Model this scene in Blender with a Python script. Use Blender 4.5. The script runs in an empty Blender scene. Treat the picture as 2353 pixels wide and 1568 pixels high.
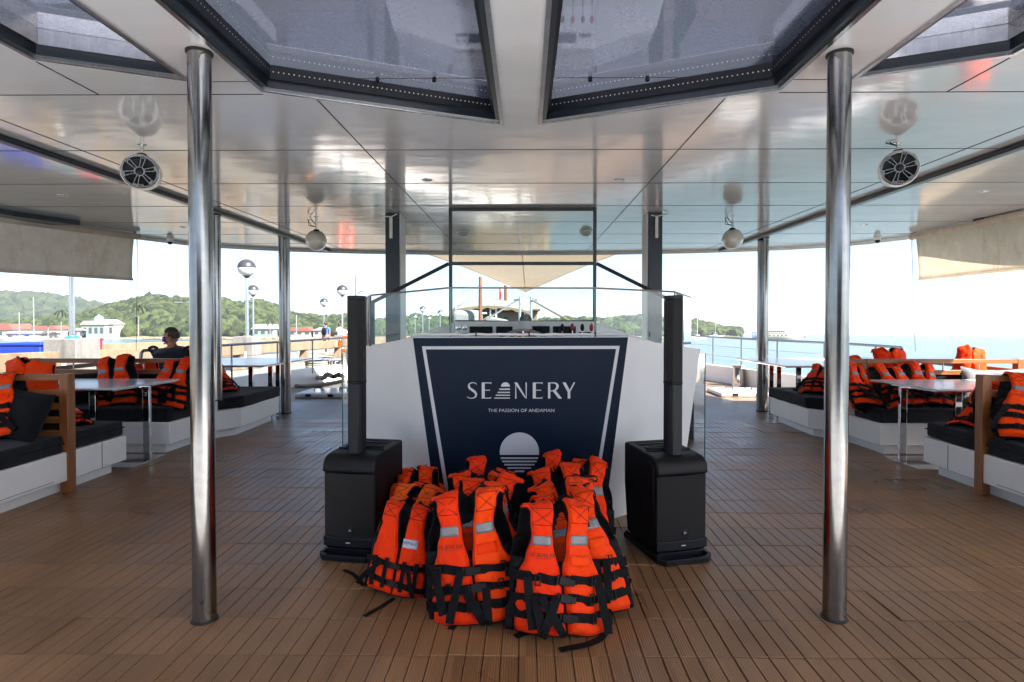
import bpy, bmesh, math, random
from mathutils import Vector, Matrix, noise
R = math.radians
PI = math.pi
S = bpy.context.scene
COL = S.collection
random.seed(7)

# ------------------------------------------------------------------ camera, sky, sun, exposure
EYE = 1.42                       # eye height above the deck
F = 1324.0                       # focal length in units of a 2353 px wide frame
cd = bpy.data.cameras.new('camera')
cam = bpy.data.objects.new('camera', cd)
COL.objects.link(cam)
cd.sensor_width = 36.0
cd.lens = F / 2353.0 * 36.0
cd.shift_x = -20 / 2353.0
cd.shift_y = -28 / 2353.0
cd.clip_start = 0.05
cd.clip_end = 20000
cam.location = (0, 0, EYE)
cam.rotation_euler = (R(90 - 1.0), 0, R(0.5))
S.camera = cam
_cm = Matrix.LocRotScale(cam.location, cam.rotation_euler, None)

SUN_EL, SUN_AZ = 42.0, math.atan2(2.3, -1.75)      # azimuth measured from +Y towards +X
sv = Vector((math.sin(SUN_AZ) * math.cos(R(SUN_EL)), math.cos(SUN_AZ) * math.cos(R(SUN_EL)), math.sin(R(SUN_EL))))
sl = bpy.data.lights.new('sun', 'SUN')
sl.energy = 5.0
sl.angle = R(0.53)
sl.color = (1.0, 0.94, 0.85)
so = bpy.data.objects.new('sun', sl)
COL.objects.link(so)
so.rotation_euler = sv.to_track_quat('Z', 'Y').to_euler()
so.location = (30, -20, 40)

W = bpy.data.worlds.new('World')
S.world = W
W.use_nodes = True
wn, wl = W.node_tree.nodes, W.node_tree.links
wn.clear()
wo = wn.new('ShaderNodeOutputWorld')
bg = wn.new('ShaderNodeBackground')
sky = wn.new('ShaderNodeTexSky')
sky.sky_type = 'NISHITA'
sky.sun_disc = False
sky.sun_elevation = R(SUN_EL)
sky.sun_rotation = SUN_AZ
sky.altitude = 0
sky.air_density = 1.0
sky.dust_density = 1.5
sky.ozone_density = 1.0
tcw = wn.new('ShaderNodeTexCoord')
vma = wn.new('ShaderNodeVectorMath')
vma.operation = 'ADD'
vma.inputs[1].default_value = (0, 0, 0.10)     # hazy bright horizon; the ship is trimmed bow-up: the sea horizon lies 1.4 degrees below the deck plane
wl.new(tcw.outputs['Generated'], vma.inputs[0])
wl.new(vma.outputs[0], sky.inputs['Vector'])
wl.new(sky.outputs[0], bg.inputs['Color'])
bg.inputs['Strength'].default_value = 0.065
wl.new(bg.outputs[0], wo.inputs['Surface'])

S.view_settings.view_transform = 'Standard'
S.view_settings.look = 'None'
S.view_settings.exposure = 2.35
S.view_settings.gamma = 1.0
S.view_settings.use_curve_mapping = False
S.render.engine = 'CYCLES'
S.cycles.use_denoising = True
S.cycles.max_bounces = 10
S.cycles.diffuse_bounces = 5
S.cycles.glossy_bounces = 5
S.cycles.transmission_bounces = 8
S.cycles.transparent_max_bounces = 24
S.cycles.caustics_reflective = False
S.cycles.caustics_refractive = False
S.cycles.sample_clamp_indirect = 6.0

# ------------------------------------------------------------------ measuring helpers (pixels of a 2353 x 1568 view of the photo)
def ray(px, py):
    d = Vector(((px - 1196.5) / F, -(py - 756.0) / F, -1.0))
    return _cm.to_3x3() @ d
def at_z(px, py, z):
    d = ray(px, py); t = (z - EYE) / d.z
    return cam.location + d * t
def at_y(px, py, y):
    d = ray(px, py)
    return cam.location + d * (y / d.y)
SH = 0.0249                                   # slope of the true sea level in the ship's frame
SEA = -3.2                                    # sea level below the eye
def E(x, y, dz):                              # dz measured from eye level, level with the true horizon
    return Vector((x, y, EYE + dz - SH * y))

# ------------------------------------------------------------------ objects
def tag(o, label=None, cat=None, group=None, kind=None):
    if label: o['label'] = label
    if cat: o['category'] = cat
    if group: o['group'] = group
    if kind: o['kind'] = kind
    return o
def thing(name, label, cat, loc=(0, 0, 0), rot=(0, 0, 0), group=None):
    o = bpy.data.objects.new(name, None)
    o.empty_display_size = 0.1
    COL.objects.link(o)
    o.location = loc; o.rotation_euler = rot
    return tag(o, label, cat, group)
def copy_tree(o, parent=None):
    c = o.copy(); COL.objects.link(c)
    if parent is not None: c.parent = parent
    for ch in list(o.children): copy_tree(ch, c)
    return c
def dup(root, loc, rot, label, group=None, scale=None):
    c = copy_tree(root)
    c.location = loc; c.rotation_euler = rot; c['label'] = label
    if group: c['group'] = group
    if scale: c.scale = scale
    return c

class MB:
    """collects shapes into one mesh"""
    def __init__(s): s.v = []; s.f = []; s.m = []; s.M = Matrix.Identity(4)
    def add(s, vs, fs, mi=0):
        b = len(s.v)
        s.v += [tuple(s.M @ Vector(v)) for v in vs]
        s.f += [tuple(b + i for i in f) for f in fs]
        s.m += [mi] * len(fs)
        return s
    def box(s, x0, x1, y0, y1, z0, z1, mi=0):
        if x0 > x1: x0, x1 = x1, x0
        if y0 > y1: y0, y1 = y1, y0
        vs = [(x0,y0,z0),(x1,y0,z0),(x1,y1,z0),(x0,y1,z0),(x0,y0,z1),(x1,y0,z1),(x1,y1,z1),(x0,y1,z1)]
        return s.add(vs, [(0,3,2,1),(4,5,6,7),(0,1,5,4),(1,2,6,5),(2,3,7,6),(3,0,4,7)], mi)
    def cbox(s, c, d, mi=0):
        return s.box(c[0]-d[0]/2, c[0]+d[0]/2, c[1]-d[1]/2, c[1]+d[1]/2, c[2]-d[2]/2, c[2]+d[2]/2, mi)
    def prism(s, poly, z0, z1, mi=0, plane='xy'):
        n = len(poly)
        P = {'xy': lambda a, b, c: (a, b, c), 'xz': lambda a, b, c: (a, c, b), 'yz': lambda a, b, c: (c, a, b)}[plane]
        vs = [P(a, b, z0) for a, b in poly] + [P(a, b, z1) for a, b in poly]
        fs = [tuple(range(n))[::-1], tuple(range(n, 2*n))] + [(i, (i+1) % n, n+(i+1) % n, n+i) for i in range(n)]
        return s.add(vs, fs, mi)
    def tube(s, pts, r, n=8, mi=0, caps=True, closed=False, flat=None):
        pts = [Vector(p) for p in pts]; k = len(pts)
        rr = r if isinstance(r, (list, tuple)) else [r] * k
        vs = []; fs = []; up = None
        for i, p in enumerate(pts):
            a = pts[(i-1) % k] if (i > 0 or closed) else p
            b = pts[(i+1) % k] if (i < k-1 or closed) else p
            t = (b - a)
            if t.length < 1e-9: t = Vector((0, 0, 1))
            t.normalize()
            if up is None:
                up = Vector((0, 0, 1)) if abs(t.z) < 0.9 else Vector((0, 1, 0))
            u = up - t * up.dot(t)
            if u.length < 1e-6: u = t.orthogonal()
            u.normalize(); up = u
            w = t.cross(u)
            for j in range(n):
                an = 2*PI*j/n
                vs.append(p + (u*math.cos(an) + w*math.sin(an)) * rr[i])
        m = k if closed else k-1
        for i in range(m):
            for j in range(n):
                a = i*n+j; b = i*n+(j+1) % n; c = ((i+1) % k)*n+(j+1) % n; d = ((i+1) % k)*n+j
                fs.append((a, b, c, d))
        if caps and not closed:
            fs.append(tuple(range(n))[::-1]); fs.append(tuple((k-1)*n+j for j in range(n)))
        return s.add(vs, fs, mi)
    def lathe(s, prof, c=(0, 0, 0), n=24, axis='z', mi=0, caps=True):
        vs = []; fs = []
        for r, h in prof:
            for j in range(n):
                a = 2*PI*j/n; x, y = r*math.cos(a), r*math.sin(a)
                p = {'z': (x, y, h), 'y': (x, h, -y), 'x': (h, x, y)}[axis]
                vs.append((c[0]+p[0], c[1]+p[1], c[2]+p[2]))
        k = len(prof)
        for i in range(k-1):
            for j in range(n):
                fs.append((i*n+j, i*n+(j+1) % n, (i+1)*n+(j+1) % n, (i+1)*n+j))
        if caps and prof[0][0] > 1e-6: fs.append(tuple(range(n))[::-1])
        if caps and prof[-1][0] > 1e-6: fs.append(tuple((k-1)*n+j for j in range(n)))
        return s.add(vs, fs, mi)
    def grid(s, fn, nu, nv, mi=0, flip=False):
        vs = [fn(i/nu, j/nv) for j in range(nv+1) for i in range(nu+1)]
        fs = []
        for j in range(nv):
            for i in range(nu):
                a = j*(nu+1)+i
                q = (a, a+1, a+nu+2, a+nu+1)
                fs.append(q[::-1] if flip else q)
        return s.add(vs, fs, mi)
    def ribbon(s, pts, w, side, th=0.002, mi=0):
        """flat strap: centre line, width, side vector(s)"""
        pts = [Vector(p) for p in pts]; k = len(pts); vs = []; fs = []
        for i, p in enumerate(pts):
            t = pts[min(i+1, k-1)] - pts[max(i-1, 0)]
            t.normalize()
            sd = Vector(side[i] if isinstance(side[0], (list, tuple, Vector)) else side)
            sd = sd - t*sd.dot(t); sd.normalize()
            nn = t.cross(sd)
            vs += [p+sd*w/2+nn*th/2, p-sd*w/2+nn*th/2, p-sd*w/2-nn*th/2, p+sd*w/2-nn*th/2]
        for i in range(k-1):
            for j in range(4):
                fs.append((i*4+j, i*4+(j+1) % 4, (i+1)*4+(j+1) % 4, (i+1)*4+j))
        fs.append((3, 2, 1, 0)); fs.append(tuple((k-1)*4+j for j in range(4)))
        return s.add(vs, fs, mi)
    def sphere(s, c, r, nu=16, nv=10, mi=0, fn=None):
        rx, ry, rz = r if isinstance(r, (list, tuple)) else (r, r, r)
        vs = []; fs = []
        for j in range(nv+1):
            th = PI*j/nv
            for i in range(nu):
                ph = 2*PI*i/nu
                d = Vector((math.sin(th)*math.cos(ph), math.sin(th)*math.sin(ph), math.cos(th)))
                k = fn(d) if fn else 1.0
                vs.append((c[0]+d.x*rx*k, c[1]+d.y*ry*k, c[2]+d.z*rz*k))
        for j in range(nv):
            for i in range(nu):
                a = j*nu+i; b = j*nu+(i+1) % nu
                fs.append((a, a+nu, b+nu, b))
        return s.add(vs, fs, mi)
    def build(s, name, mats, parent=None, bevel=0.0, seg=2, smooth=35, loc=None, rot=None):
        me = bpy.data.meshes.new(name)
        me.from_pydata(s.v, [], s.f)
        if not isinstance(mats, (list, tuple)): mats = [mats]
        for m in mats: me.materials.append(m)
        if len(mats) > 1: me.polygons.foreach_set('material_index', s.m)
        bm = bmesh.new(); bm.from_mesh(me)
        bmesh.ops.remove_doubles(bm, verts=bm.verts, dist=1e-5)
        bmesh.ops.recalc_face_normals(bm, faces=bm.faces)
        bm.to_mesh(me); bm.free()
        if smooth is not None:
            me.shade_smooth(); me.set_sharp_from_angle(angle=R(smooth))
        o = bpy.data.objects.new(name, me)
        COL.objects.link(o)
        if parent is not None: o.parent = parent
        if loc is not None: o.location = loc
        if rot is not None: o.rotation_euler = rot
        if bevel:
            b = o.modifiers.new('bevel', 'BEVEL'); b.width = bevel; b.segments = seg; b.limit_method = 'ANGLE'; b.angle_limit = R(40)
        return o

# ------------------------------------------------------------------ materials
def new_mat(name):
    m = bpy.data.materials.new(name); m.use_nodes = True
    nt = m.node_tree
    b = nt.nodes['Principled BSDF']
    return m, nt, b
def N(nt, t, **kw):
    n = nt.nodes.new(t)
    for k, v in kw.items(): setattr(n, k, v)
    return n
def math_n(nt, op, a, b=None, c=None):
    n = N(nt, 'ShaderNodeMath', operation=op)
    for i, v in enumerate((a, b, c)):
        if v is None: continue
        if isinstance(v, (int, float)): n.inputs[i].default_value = v
        else: nt.links.new(v, n.inputs[i])
    return n.outputs[0]
def mixc(nt, fac, a, b):
    n = N(nt, 'ShaderNodeMix', data_type='RGBA')
    for i, v in ((0, fac), (6, a), (7, b)):
        if isinstance(v, (int, float)): n.inputs[i].default_value = v
        elif isinstance(v, tuple): n.inputs[i].default_value = (v[0], v[1], v[2], 1)
        else: nt.links.new(v, n.inputs[i])
    return n.outputs[2]
def coords(nt, scale=(1, 1, 1), src='Object'):
    tc = N(nt, 'ShaderNodeTexCoord'); mp = N(nt, 'ShaderNodeMapping')
    mp.inputs['Scale'].default_value = scale
    nt.links.new(tc.outputs[src], mp.inputs['Vector'])
    return mp.outputs[0]
def noise_t(nt, vec, scale, detail=4, rough=0.55, dist=0.0):
    n = N(nt, 'ShaderNodeTexNoise')
    n.inputs['Scale'].default_value = scale; n.inputs['Detail'].default_value = detail
    n.inputs['Roughness'].default_value = rough; n.inputs['Distortion'].default_value = dist
    nt.links.new(vec, n.inputs['Vector'])
    return n.outputs['Fac']
def ramp(nt, fac, stops):
    n = N(nt, 'ShaderNodeValToRGB')
    e = n.color_ramp.elements
    while len(e) < len(stops): e.new(0.5)
    for i, (p, c) in enumerate(stops):
        e[i].position = p; e[i].color = (c[0], c[1], c[2], 1) if isinstance(c, tuple) else (c, c, c, 1)
    nt.links.new(fac, n.inputs['Fac'])
    return n.outputs['Color']
def bump(nt, b, h, strength=0.3, dist=0.01, prev=None):
    n = N(nt, 'ShaderNodeBump')
    n.inputs['Strength'].default_value = strength; n.inputs['Distance'].default_value = dist
    nt.links.new(h, n.inputs['Height'])
    if prev is not None: nt.links.new(prev, n.inputs['Normal'])
    nt.links.new(n.outputs[0], b.inputs['Normal'])
    return n.outputs[0]
def simple(name, col, rough=0.5, metal=0.0, var=0.12, vscale=6.0, bmp=0.0, bscale=60.0, bdist=0.002, spec=None, coat=0.0, rvar=0.1):
    """plain surface with a little tonal wear, uneven gloss and grain"""
    m, nt, b = new_mat(name)
    v = coords(nt)
    n1 = noise_t(nt, v, vscale, 5, 0.6)
    d = tuple(c*(1-var) for c in col); l = tuple(min(1, c*(1+var)) for c in col)
    nt.links.new(ramp(nt, n1, [(0.3, d), (0.7, l)]), b.inputs['Base Color'])
    n2 = noise_t(nt, v, vscale*2.7, 4, 0.6)
    nt.links.new(math_n(nt, 'MULTIPLY_ADD', n2, rvar*2*rough+0.02, rough*(1-rvar)), b.inputs['Roughness'])
    b.inputs['Metallic'].default_value = metal
    if spec is not None: b.inputs['Specular IOR Level'].default_value = spec
    b.inputs['Coat Weight'].default_value = coat
    if bmp: bump(nt, b, noise_t(nt, v, bscale, 3, 0.6), bmp, bdist)
    return m
def fabric(name, col, weave=900.0, wr=14.0, rough=0.85, var=0.1, sheen=0.2, bmp=0.35):
    m, nt, b = new_mat(name)
    v = coords(nt)
    n1 = noise_t(nt, v, 9, 4, 0.6)
    d = tuple(c*(1-var) for c in col); l = tuple(min(1, c*(1+var)) for c in col)
    nt.links.new(ramp(nt, n1, [(0.3, d), (0.7, l)]), b.inputs['Base Color'])
    b.inputs['Roughness'].default_value = rough
    b.inputs['Specular IOR Level'].default_value = 0.12
    b.inputs['Sheen Weight'].default_value = sheen
    p = bump(nt, b, noise_t(nt, v, wr, 4, 0.55, 0.6), bmp, 0.02)
    bump(nt, b, noise_t(nt, v, weave, 1, 0.5), 0.15, 0.0008, p)
    return m
def wood(name, a, c, axis=0, rough=0.38):
    m, nt, b = new_mat(name)
    sc = [18, 18, 18]; sc[axis] = 1.2
    v = coords(nt, tuple(sc))
    n1 = noise_t(nt, v, 2.0, 6, 0.65, 0.4)
    n2 = noise_t(nt, v, 14.0, 3, 0.6)
    col = ramp(nt, n1, [(0.3, a), (0.5, tuple((x+y)/2 for x, y in zip(a, c))), (0.72, c)])
    nt.links.new(mixc(nt, math_n(nt, 'MULTIPLY', n2, 0.35), col, tuple(x*0.5 for x in a)), b.inputs['Base Color'])
    nt.links.new(math_n(nt, 'MULTIPLY_ADD', n1, 0.25, rough-0.1), b.inputs['Roughness'])
    bump(nt, b, n2, 0.12, 0.002)
    return m
def steel(name, col=(0.29, 0.285, 0.28), rough=0.14, streak=True):
    m, nt, b = new_mat(name)
    v = coords(nt, (40, 40, 0.6))
    n1 = noise_t(nt, v, 3.0, 5, 0.6)
    n2 = noise_t(nt, coords(nt), 22.0, 5, 0.7)
    b.inputs['Metallic'].default_value = 1.0
    nt.links.new(ramp(nt, n2, [(0.35, tuple(x*0.82 for x in col)), (0.65, col)]), b.inputs['Base Color'])
    nt.links.new(math_n(nt, 'MULTIPLY_ADD', n1, rough*1.2, rough*0.5), b.inputs['Roughness'])
    if streak: bump(nt, b, n1, 0.12, 0.004)
    return m
def glass(name, tint=(0.9, 0.97, 0.95), refl=0.9):
    m, nt, b = new_mat(name)
    nt.nodes.remove(b)
    out = nt.nodes['Material Output']
    tr = N(nt, 'ShaderNodeBsdfTransparent'); gl = N(nt, 'ShaderNodeBsdfGlossy')
    tr.inputs['Color'].default_value = (*tint, 1)
    gl.inputs['Roughness'].default_value = 0.0
    gl.inputs['Color'].default_value = (refl, refl, refl, 1)
    lw = N(nt, 'ShaderNodeFresnel'); lw.inputs['IOR'].default_value = 1.45
    ns = noise_t(nt, coords(nt), 3.0, 4, 0.6)
    mx = N(nt, 'ShaderNodeMixShader')
    nt.links.new(math_n(nt, 'MULTIPLY_ADD', ns, 0.02, lw.outputs[0]), mx.inputs[0])
    nt.links.new(tr.outputs[0], mx.inputs[1]); nt.links.new(gl.outputs[0], mx.inputs[2])
    nt.links.new(mx.outputs[0], out.inputs['Surface'])
    return m

M = {}
M['white'] = simple('white_gelcoat', (0.86, 0.86, 0.86), 0.32, var=0.03, vscale=2.5, bmp=0.05, bscale=5, coat=0.3)
M['bouncedeck'] = simple('pale_bounce_deck', (0.48, 0.50, 0.53), 0.7, var=0.05, vscale=2, bmp=0.3, bscale=250)  # pale cool tone chosen to bounce neutral light under the roof
M['console'] = simple('console_white', (0.76, 0.76, 0.77), 0.4, var=0.04, vscale=2.0, bmp=0.05, bscale=4)
M['whiteplastic'] = simple('white_plastic', (0.74, 0.73, 0.70), 0.35, var=0.05)
M['ferrypaint'] = simple('ferry_cream', (0.46, 0.43, 0.36), 0.5)
M['cream'] = simple('cream_plastic', (0.70, 0.66, 0.58), 0.3, var=0.05, coat=0.4)
M['black'] = simple('black_plastic', (0.005, 0.005, 0.006), 0.5, var=0.25, vscale=30, bmp=0.25, bscale=500, bdist=0.001, spec=0.25)
M['blackmetal'] = simple('black_aluminium', (0.006, 0.0075, 0.012), 0.42, var=0.2, bmp=0.1, bscale=300, bdist=0.0006, spec=0.3)
M['darkblue'] = simple('dark_navy_paint', (0.009, 0.0135, 0.022), 0.3, var=0.12, vscale=3)
M['navy'] = simple('navy_vinyl', (0.0020, 0.0095, 0.026), 0.5, var=0.06, vscale=1.5, bmp=0.04, bscale=6, bdist=0.004, spec=0.18)
M['signwhite'] = simple('sign_white_vinyl', (0.55, 0.56, 0.60), 0.5, var=0.03)
M['steel'] = steel('polished_steel')
M['rail'] = steel('rail_steel', (0.66, 0.67, 0.68), 0.2, False)
M['podchrome'] = steel('satin_chrome', (0.34, 0.34, 0.345), 0.22, False)
M['railing'] = steel('railing_steel', (0.30, 0.30, 0.31), 0.3, False)
M['chrome'] = steel('mirror_chrome', (0.8, 0.8, 0.8), 0.05, False)
M['teakx'] = wood('teak_along_x', (0.17, 0.052, 0.013), (0.37, 0.14, 0.036), 0)
M['teakz'] = wood('teak_upright', (0.17, 0.052, 0.013), (0.37, 0.14, 0.036), 2)
M['cushion'] = fabric('charcoal_cushion', (0.013, 0.0145, 0.019), 700, 7, 0.8, 0.15, 0.08, 0.5)
M['pillow'] = fabric('black_pillow', (0.005, 0.0055, 0.007), 700, 9, 0.85, 0.15, 0.04, 0.6)
M['pillowgrey'] = fabric('grey_pillow', (0.16, 0.16, 0.17), 700, 9, 0.85, 0.1, 0.25, 0.5)
M['orange'] = fabric('orange_nylon', (1.0, 0.050, 0.001), 1400, 16, 0.6, 0.03, 0.03, 0.8)
M['orangefade'] = fabric('faded_orange_nylon', (0.95, 0.105, 0.006), 1400, 16, 0.7, 0.12, 0.05, 0.8)
for k_ in ('orange', 'orangefade'):            # every piece of cloth a little differently worn
    m_ = M[k_]; t_ = m_.node_tree; b_ = t_.nodes['Principled BSDF']
    src_ = b_.inputs['Base Color'].links[0].from_socket
    oi_ = N(t_, 'ShaderNodeObjectInfo'); gr_ = noise_t(t_, coords(t_), 5.0, 5, 0.65)
    hv_ = N(t_, 'ShaderNodeHueSaturation'); t_.links.new(src_, hv_.inputs['Color'])
    t_.links.new(math_n(t_, 'MULTIPLY_ADD', oi_.outputs['Random'], 0.005, 0.4975), hv_.inputs['Hue'])
    t_.links.new(math_n(t_, 'MULTIPLY_ADD', oi_.outputs['Random'], 0.12, 0.88), hv_.inputs['Value'])
    t_.links.new(mixc(t_, ramp(t_, gr_, [(0.54, 0.0), (0.74, 0.45)]), hv_.outputs['Color'], (0.40, 0.045, 0.008)), b_.inputs['Base Color'])
M['lining'] = fabric('black_lining', (0.004, 0.004, 0.0055), 900, 18, 0.55, 0.2, 0.01, 0.8)
M['webbing'] = fabric('black_webbing', (0.004, 0.004, 0.005), 500, 30, 0.7, 0.2, 0.01, 0.3)
M['buckle'] = simple('black_buckle', (0.005, 0.005, 0.006), 0.5, var=0.2, spec=0.25)
M['reflective'] = simple('grey_reflective_tape', (0.20, 0.205, 0.215), 0.4, metal=0.2, var=0.12, vscale=120, bmp=0.3, bscale=700, bdist=0.001)
M['label'] = simple('pale_label', (0.50, 0.53, 0.58), 0.5, var=0.05)
M['print'] = simple('dark_print', (0.05, 0.012, 0.006), 0.6, var=0.1)
M['printblue'] = simple('blue_print', (0.02, 0.05, 0.11), 0.5, var=0.1)
M['rubber'] = simple('black_rubber', (0.01, 0.01, 0.011), 0.6, var=0.2)
M['frame'] = simple('dark_steel_frame', (0.07, 0.07, 0.072), 0.3, metal=0.6, var=0.15)
M['glass'] = glass('clear_glass', (0.90, 0.96, 0.955))
M['acrylic'] = glass('side_glass', (0.93, 0.97, 0.96))
M['glassedge'] = simple('green_glass_edge', (0.05, 0.16, 0.12), 0.1, var=0.1)
M['screen'] = simple('dark_screen', (0.008, 0.009, 0.012), 0.08, var=0.1)
M['rope'] = simple('pale_rope', (0.27, 0.24, 0.185), 0.9, var=0.2, vscale=30, bmp=0.8, bscale=150, bdist=0.01)
M['sail'] = fabric('cream_shade_cloth', (0.36, 0.29, 0.21), 300, 1.2, 0.9, 0.04, 0.1, 0.2)
M['awning'] = fabric('stained_awning_cloth', (0.76, 0.69, 0.60), 400, 2.0, 0.9, 0.08, 0.1, 0.3)
M['red'] = simple('red_paint', (0.45, 0.02, 0.02), 0.35)
M['redbin'] = simple('red_bin_plastic', (0.42, 0.012, 0.05), 0.45)
M['bluebin'] = simple('blue_bin_plastic', (0.006, 0.03, 0.26), 0.5)
M['yellow'] = simple('orange_yellow_paint', (0.80, 0.30, 0.01), 0.4)
M['teal'] = simple('teal_paint', (0.01, 0.28, 0.30), 0.4)
M['brownpaint'] = simple('brown_paint', (0.16, 0.06, 0.03), 0.5)
M['beige'] = simple('beige_paint', (0.15, 0.118, 0.075), 0.5)
M['lampwhite'] = simple('opal_globe', (0.55, 0.56, 0.57), 0.2, var=0.03)
M['lampdark'] = simple('dark_globe_cap', (0.035, 0.035, 0.042), 0.3, var=0.1)
M['lampglow'] = simple('lamp_lens', (0.75, 0.75, 0.72), 0.2)
def sailmat():
    for k, t in (('sail', 0.35), ('awning', 0.55)):       # thin cloth lets some sun through
        m = M[k]; nt = m.node_tree; b = nt.nodes['Principled BSDF']; out = nt.nodes['Material Output']
        tl = N(nt, 'ShaderNodeBsdfTranslucent')
        src = b.inputs['Base Color'].links[0].from_socket
        if k == 'awning':
            v = coords(nt, (0.55, 0.9, 0.25)); n = noise_t(nt, v, 6.0, 4, 0.6, 1.2)
            src = mixc(nt, ramp(nt, n, [(0.54, 0.0), (0.60, 0.22), (0.67, 0.0)]), src, (0.52, 0.36, 0.16))
            nt.links.new(src, b.inputs['Base Color'])
        nt.links.new(src, tl.inputs['Color'])
        mx = N(nt, 'ShaderNodeMixShader'); mx.inputs[0].default_value = t
        nt.links.new(b.outputs[0], mx.inputs[1]); nt.links.new(tl.outputs[0], mx.inputs[2])
        nt.links.new(mx.outputs[0], out.inputs['Surface'])
sailmat()

def deck_mat(name, base, tile, groove=True, gl=0.32):
    m, nt, b = new_mat(name)
    tc = N(nt, 'ShaderNodeTexCoord'); sp = N(nt, 'ShaderNodeSeparateXYZ')
    nt.links.new(tc.outputs['Object'], sp.inputs[0])
    x, y = sp.outputs[0], sp.outputs[1]
    ix = math_n(nt, 'FLOOR', math_n(nt, 'DIVIDE', x, tile[0])); iy = math_n(nt, 'FLOOR', math_n(nt, 'DIVIDE', y, tile[1]))
    tx = math_n(nt, 'FLOOR', math_n(nt, 'DIVIDE', x, tile[0]*4))
    def wn_(a, c):
        cb = N(nt, 'ShaderNodeCombineXYZ'); nt.links.new(a, cb.inputs[0]); nt.links.new(c, cb.inputs[1])
        w = N(nt, 'ShaderNodeTexWhiteNoise', noise_dimensions='2D'); nt.links.new(cb.outputs[0], w.inputs['Vector'])
        return w.outputs['Value']
    ws = wn_(ix, iy); wt = wn_(tx, iy); wr_ = wn_(math_n(nt, 'MULTIPLY', iy, 0.0), iy)
    v = coords(nt, (1, 0.18, 1))
    n1 = noise_t(nt, v, 30, 4, 0.6)
    n2 = noise_t(nt, coords(nt), 1.3, 5, 0.65)
    val = math_n(nt, 'ADD', math_n(nt, 'MULTIPLY_ADD', ws, 0.15, 0.68), math_n(nt, 'MULTIPLY', wt, 0.28))
    val = math_n(nt, 'ADD', val, math_n(nt, 'MULTIPLY_ADD', n1, 0.3, -0.15))
    val = math_n(nt, 'ADD', val, math_n(nt, 'MULTIPLY_ADD', n2, 0.5, -0.25))
    if groove: val = math_n(nt, 'ADD', val, math_n(nt, 'MULTIPLY_ADD', wr_, 0.20, -0.10))
    sc = N(nt, 'ShaderNodeVectorMath', operation='SCALE'); sc.inputs[0].default_value = base
    nt.links.new(val, sc.inputs['Scale'])
    col = sc.outputs[0]
    if groove:
        fx = math_n(nt, 'FRACT', math_n(nt, 'DIVIDE', x, tile[0]/7.0))
        g = math_n(nt, 'SMOOTH_MIN', math_n(nt, 'MULTIPLY', math_n(nt, 'ABSOLUTE', math_n(nt, 'SUBTRACT', fx, 0.5)), 5.0), 1.0, 0.2)
        col = mixc(nt, math_n(nt, 'MULTIPLY', math_n(nt, 'SUBTRACT', 1.0, g), 0.62), col, tuple(c*0.18 for c in base))
        p = bump(nt, b, g, 0.55, 0.0025)
        bump(nt, b, math_n(nt, 'MULTIPLY_ADD', noise_t(nt, coords(nt, (1, .4, 1)), 260, 3, 0.6), 1.0, 0.0), 0.18, 0.0012, p)
    nt.links.new(col, b.inputs['Base Color'])
    r = math_n(nt, 'ADD', math_n(nt, 'MULTIPLY_ADD', wt, 0.12, gl-0.06), math_n(nt, 'MULTIPLY_ADD', n2, 0.22, -0.08))
    nt.links.new(r, b.inputs['Roughness'])
    b.inputs['Specular IOR Level'].default_value = 0.62
    return m
M['tile'] = deck_mat('brown_composite_deck', (0.315, 0.160, 0.068), (0.075, 0.30))
M['foredeck'] = deck_mat('weathered_teak_deck', (0.20, 0.135, 0.092), (0.09, 40.0), False, 0.40)
M['gap'] = simple('dark_deck_gap', (0.016, 0.011, 0.007), 0.8)

def ceiling_mat():
    m, nt, b = new_mat('white_alloy_ceiling')
    v = coords(nt, (0.5, 1.6, 1))
    n1 = noise_t(nt, v, 1.6, 5, 0.6, 0.4)
    n2 = noise_t(nt, coords(nt, (1, 6, 1)), 4.0, 5, 0.7, 1.5)
    nt.links.new(ramp(nt, n1, [(0.3, (0.50, 0.50, 0.515)), (0.7, (0.58, 0.58, 0.595))]), b.inputs['Base Color'])
    nt.links.new(math_n(nt, 'MULTIPLY_ADD', ramp(nt, n2, [(0.45, 0.0), (0.72, 1.0)]), 0.12, 0.085), b.inputs['Roughness'])
    b.inputs['Specular IOR Level'].default_value = 0.9
    b.inputs['IOR'].default_value = 1.7
    bump(nt, b, noise_t(nt, coords(nt, (0.6, 1.3, 1)), 1.7, 2, 0.5), 0.16, 0.03)
    return m
M['ceiling'] = ceiling_mat()
M['joint'] = simple('dark_joint', (0.02, 0.02, 0.021), 0.6)
M['beam'] = simple('grey_beam_paint', (0.66, 0.66, 0.67), 0.42, var=0.04, vscale=3)
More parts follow.
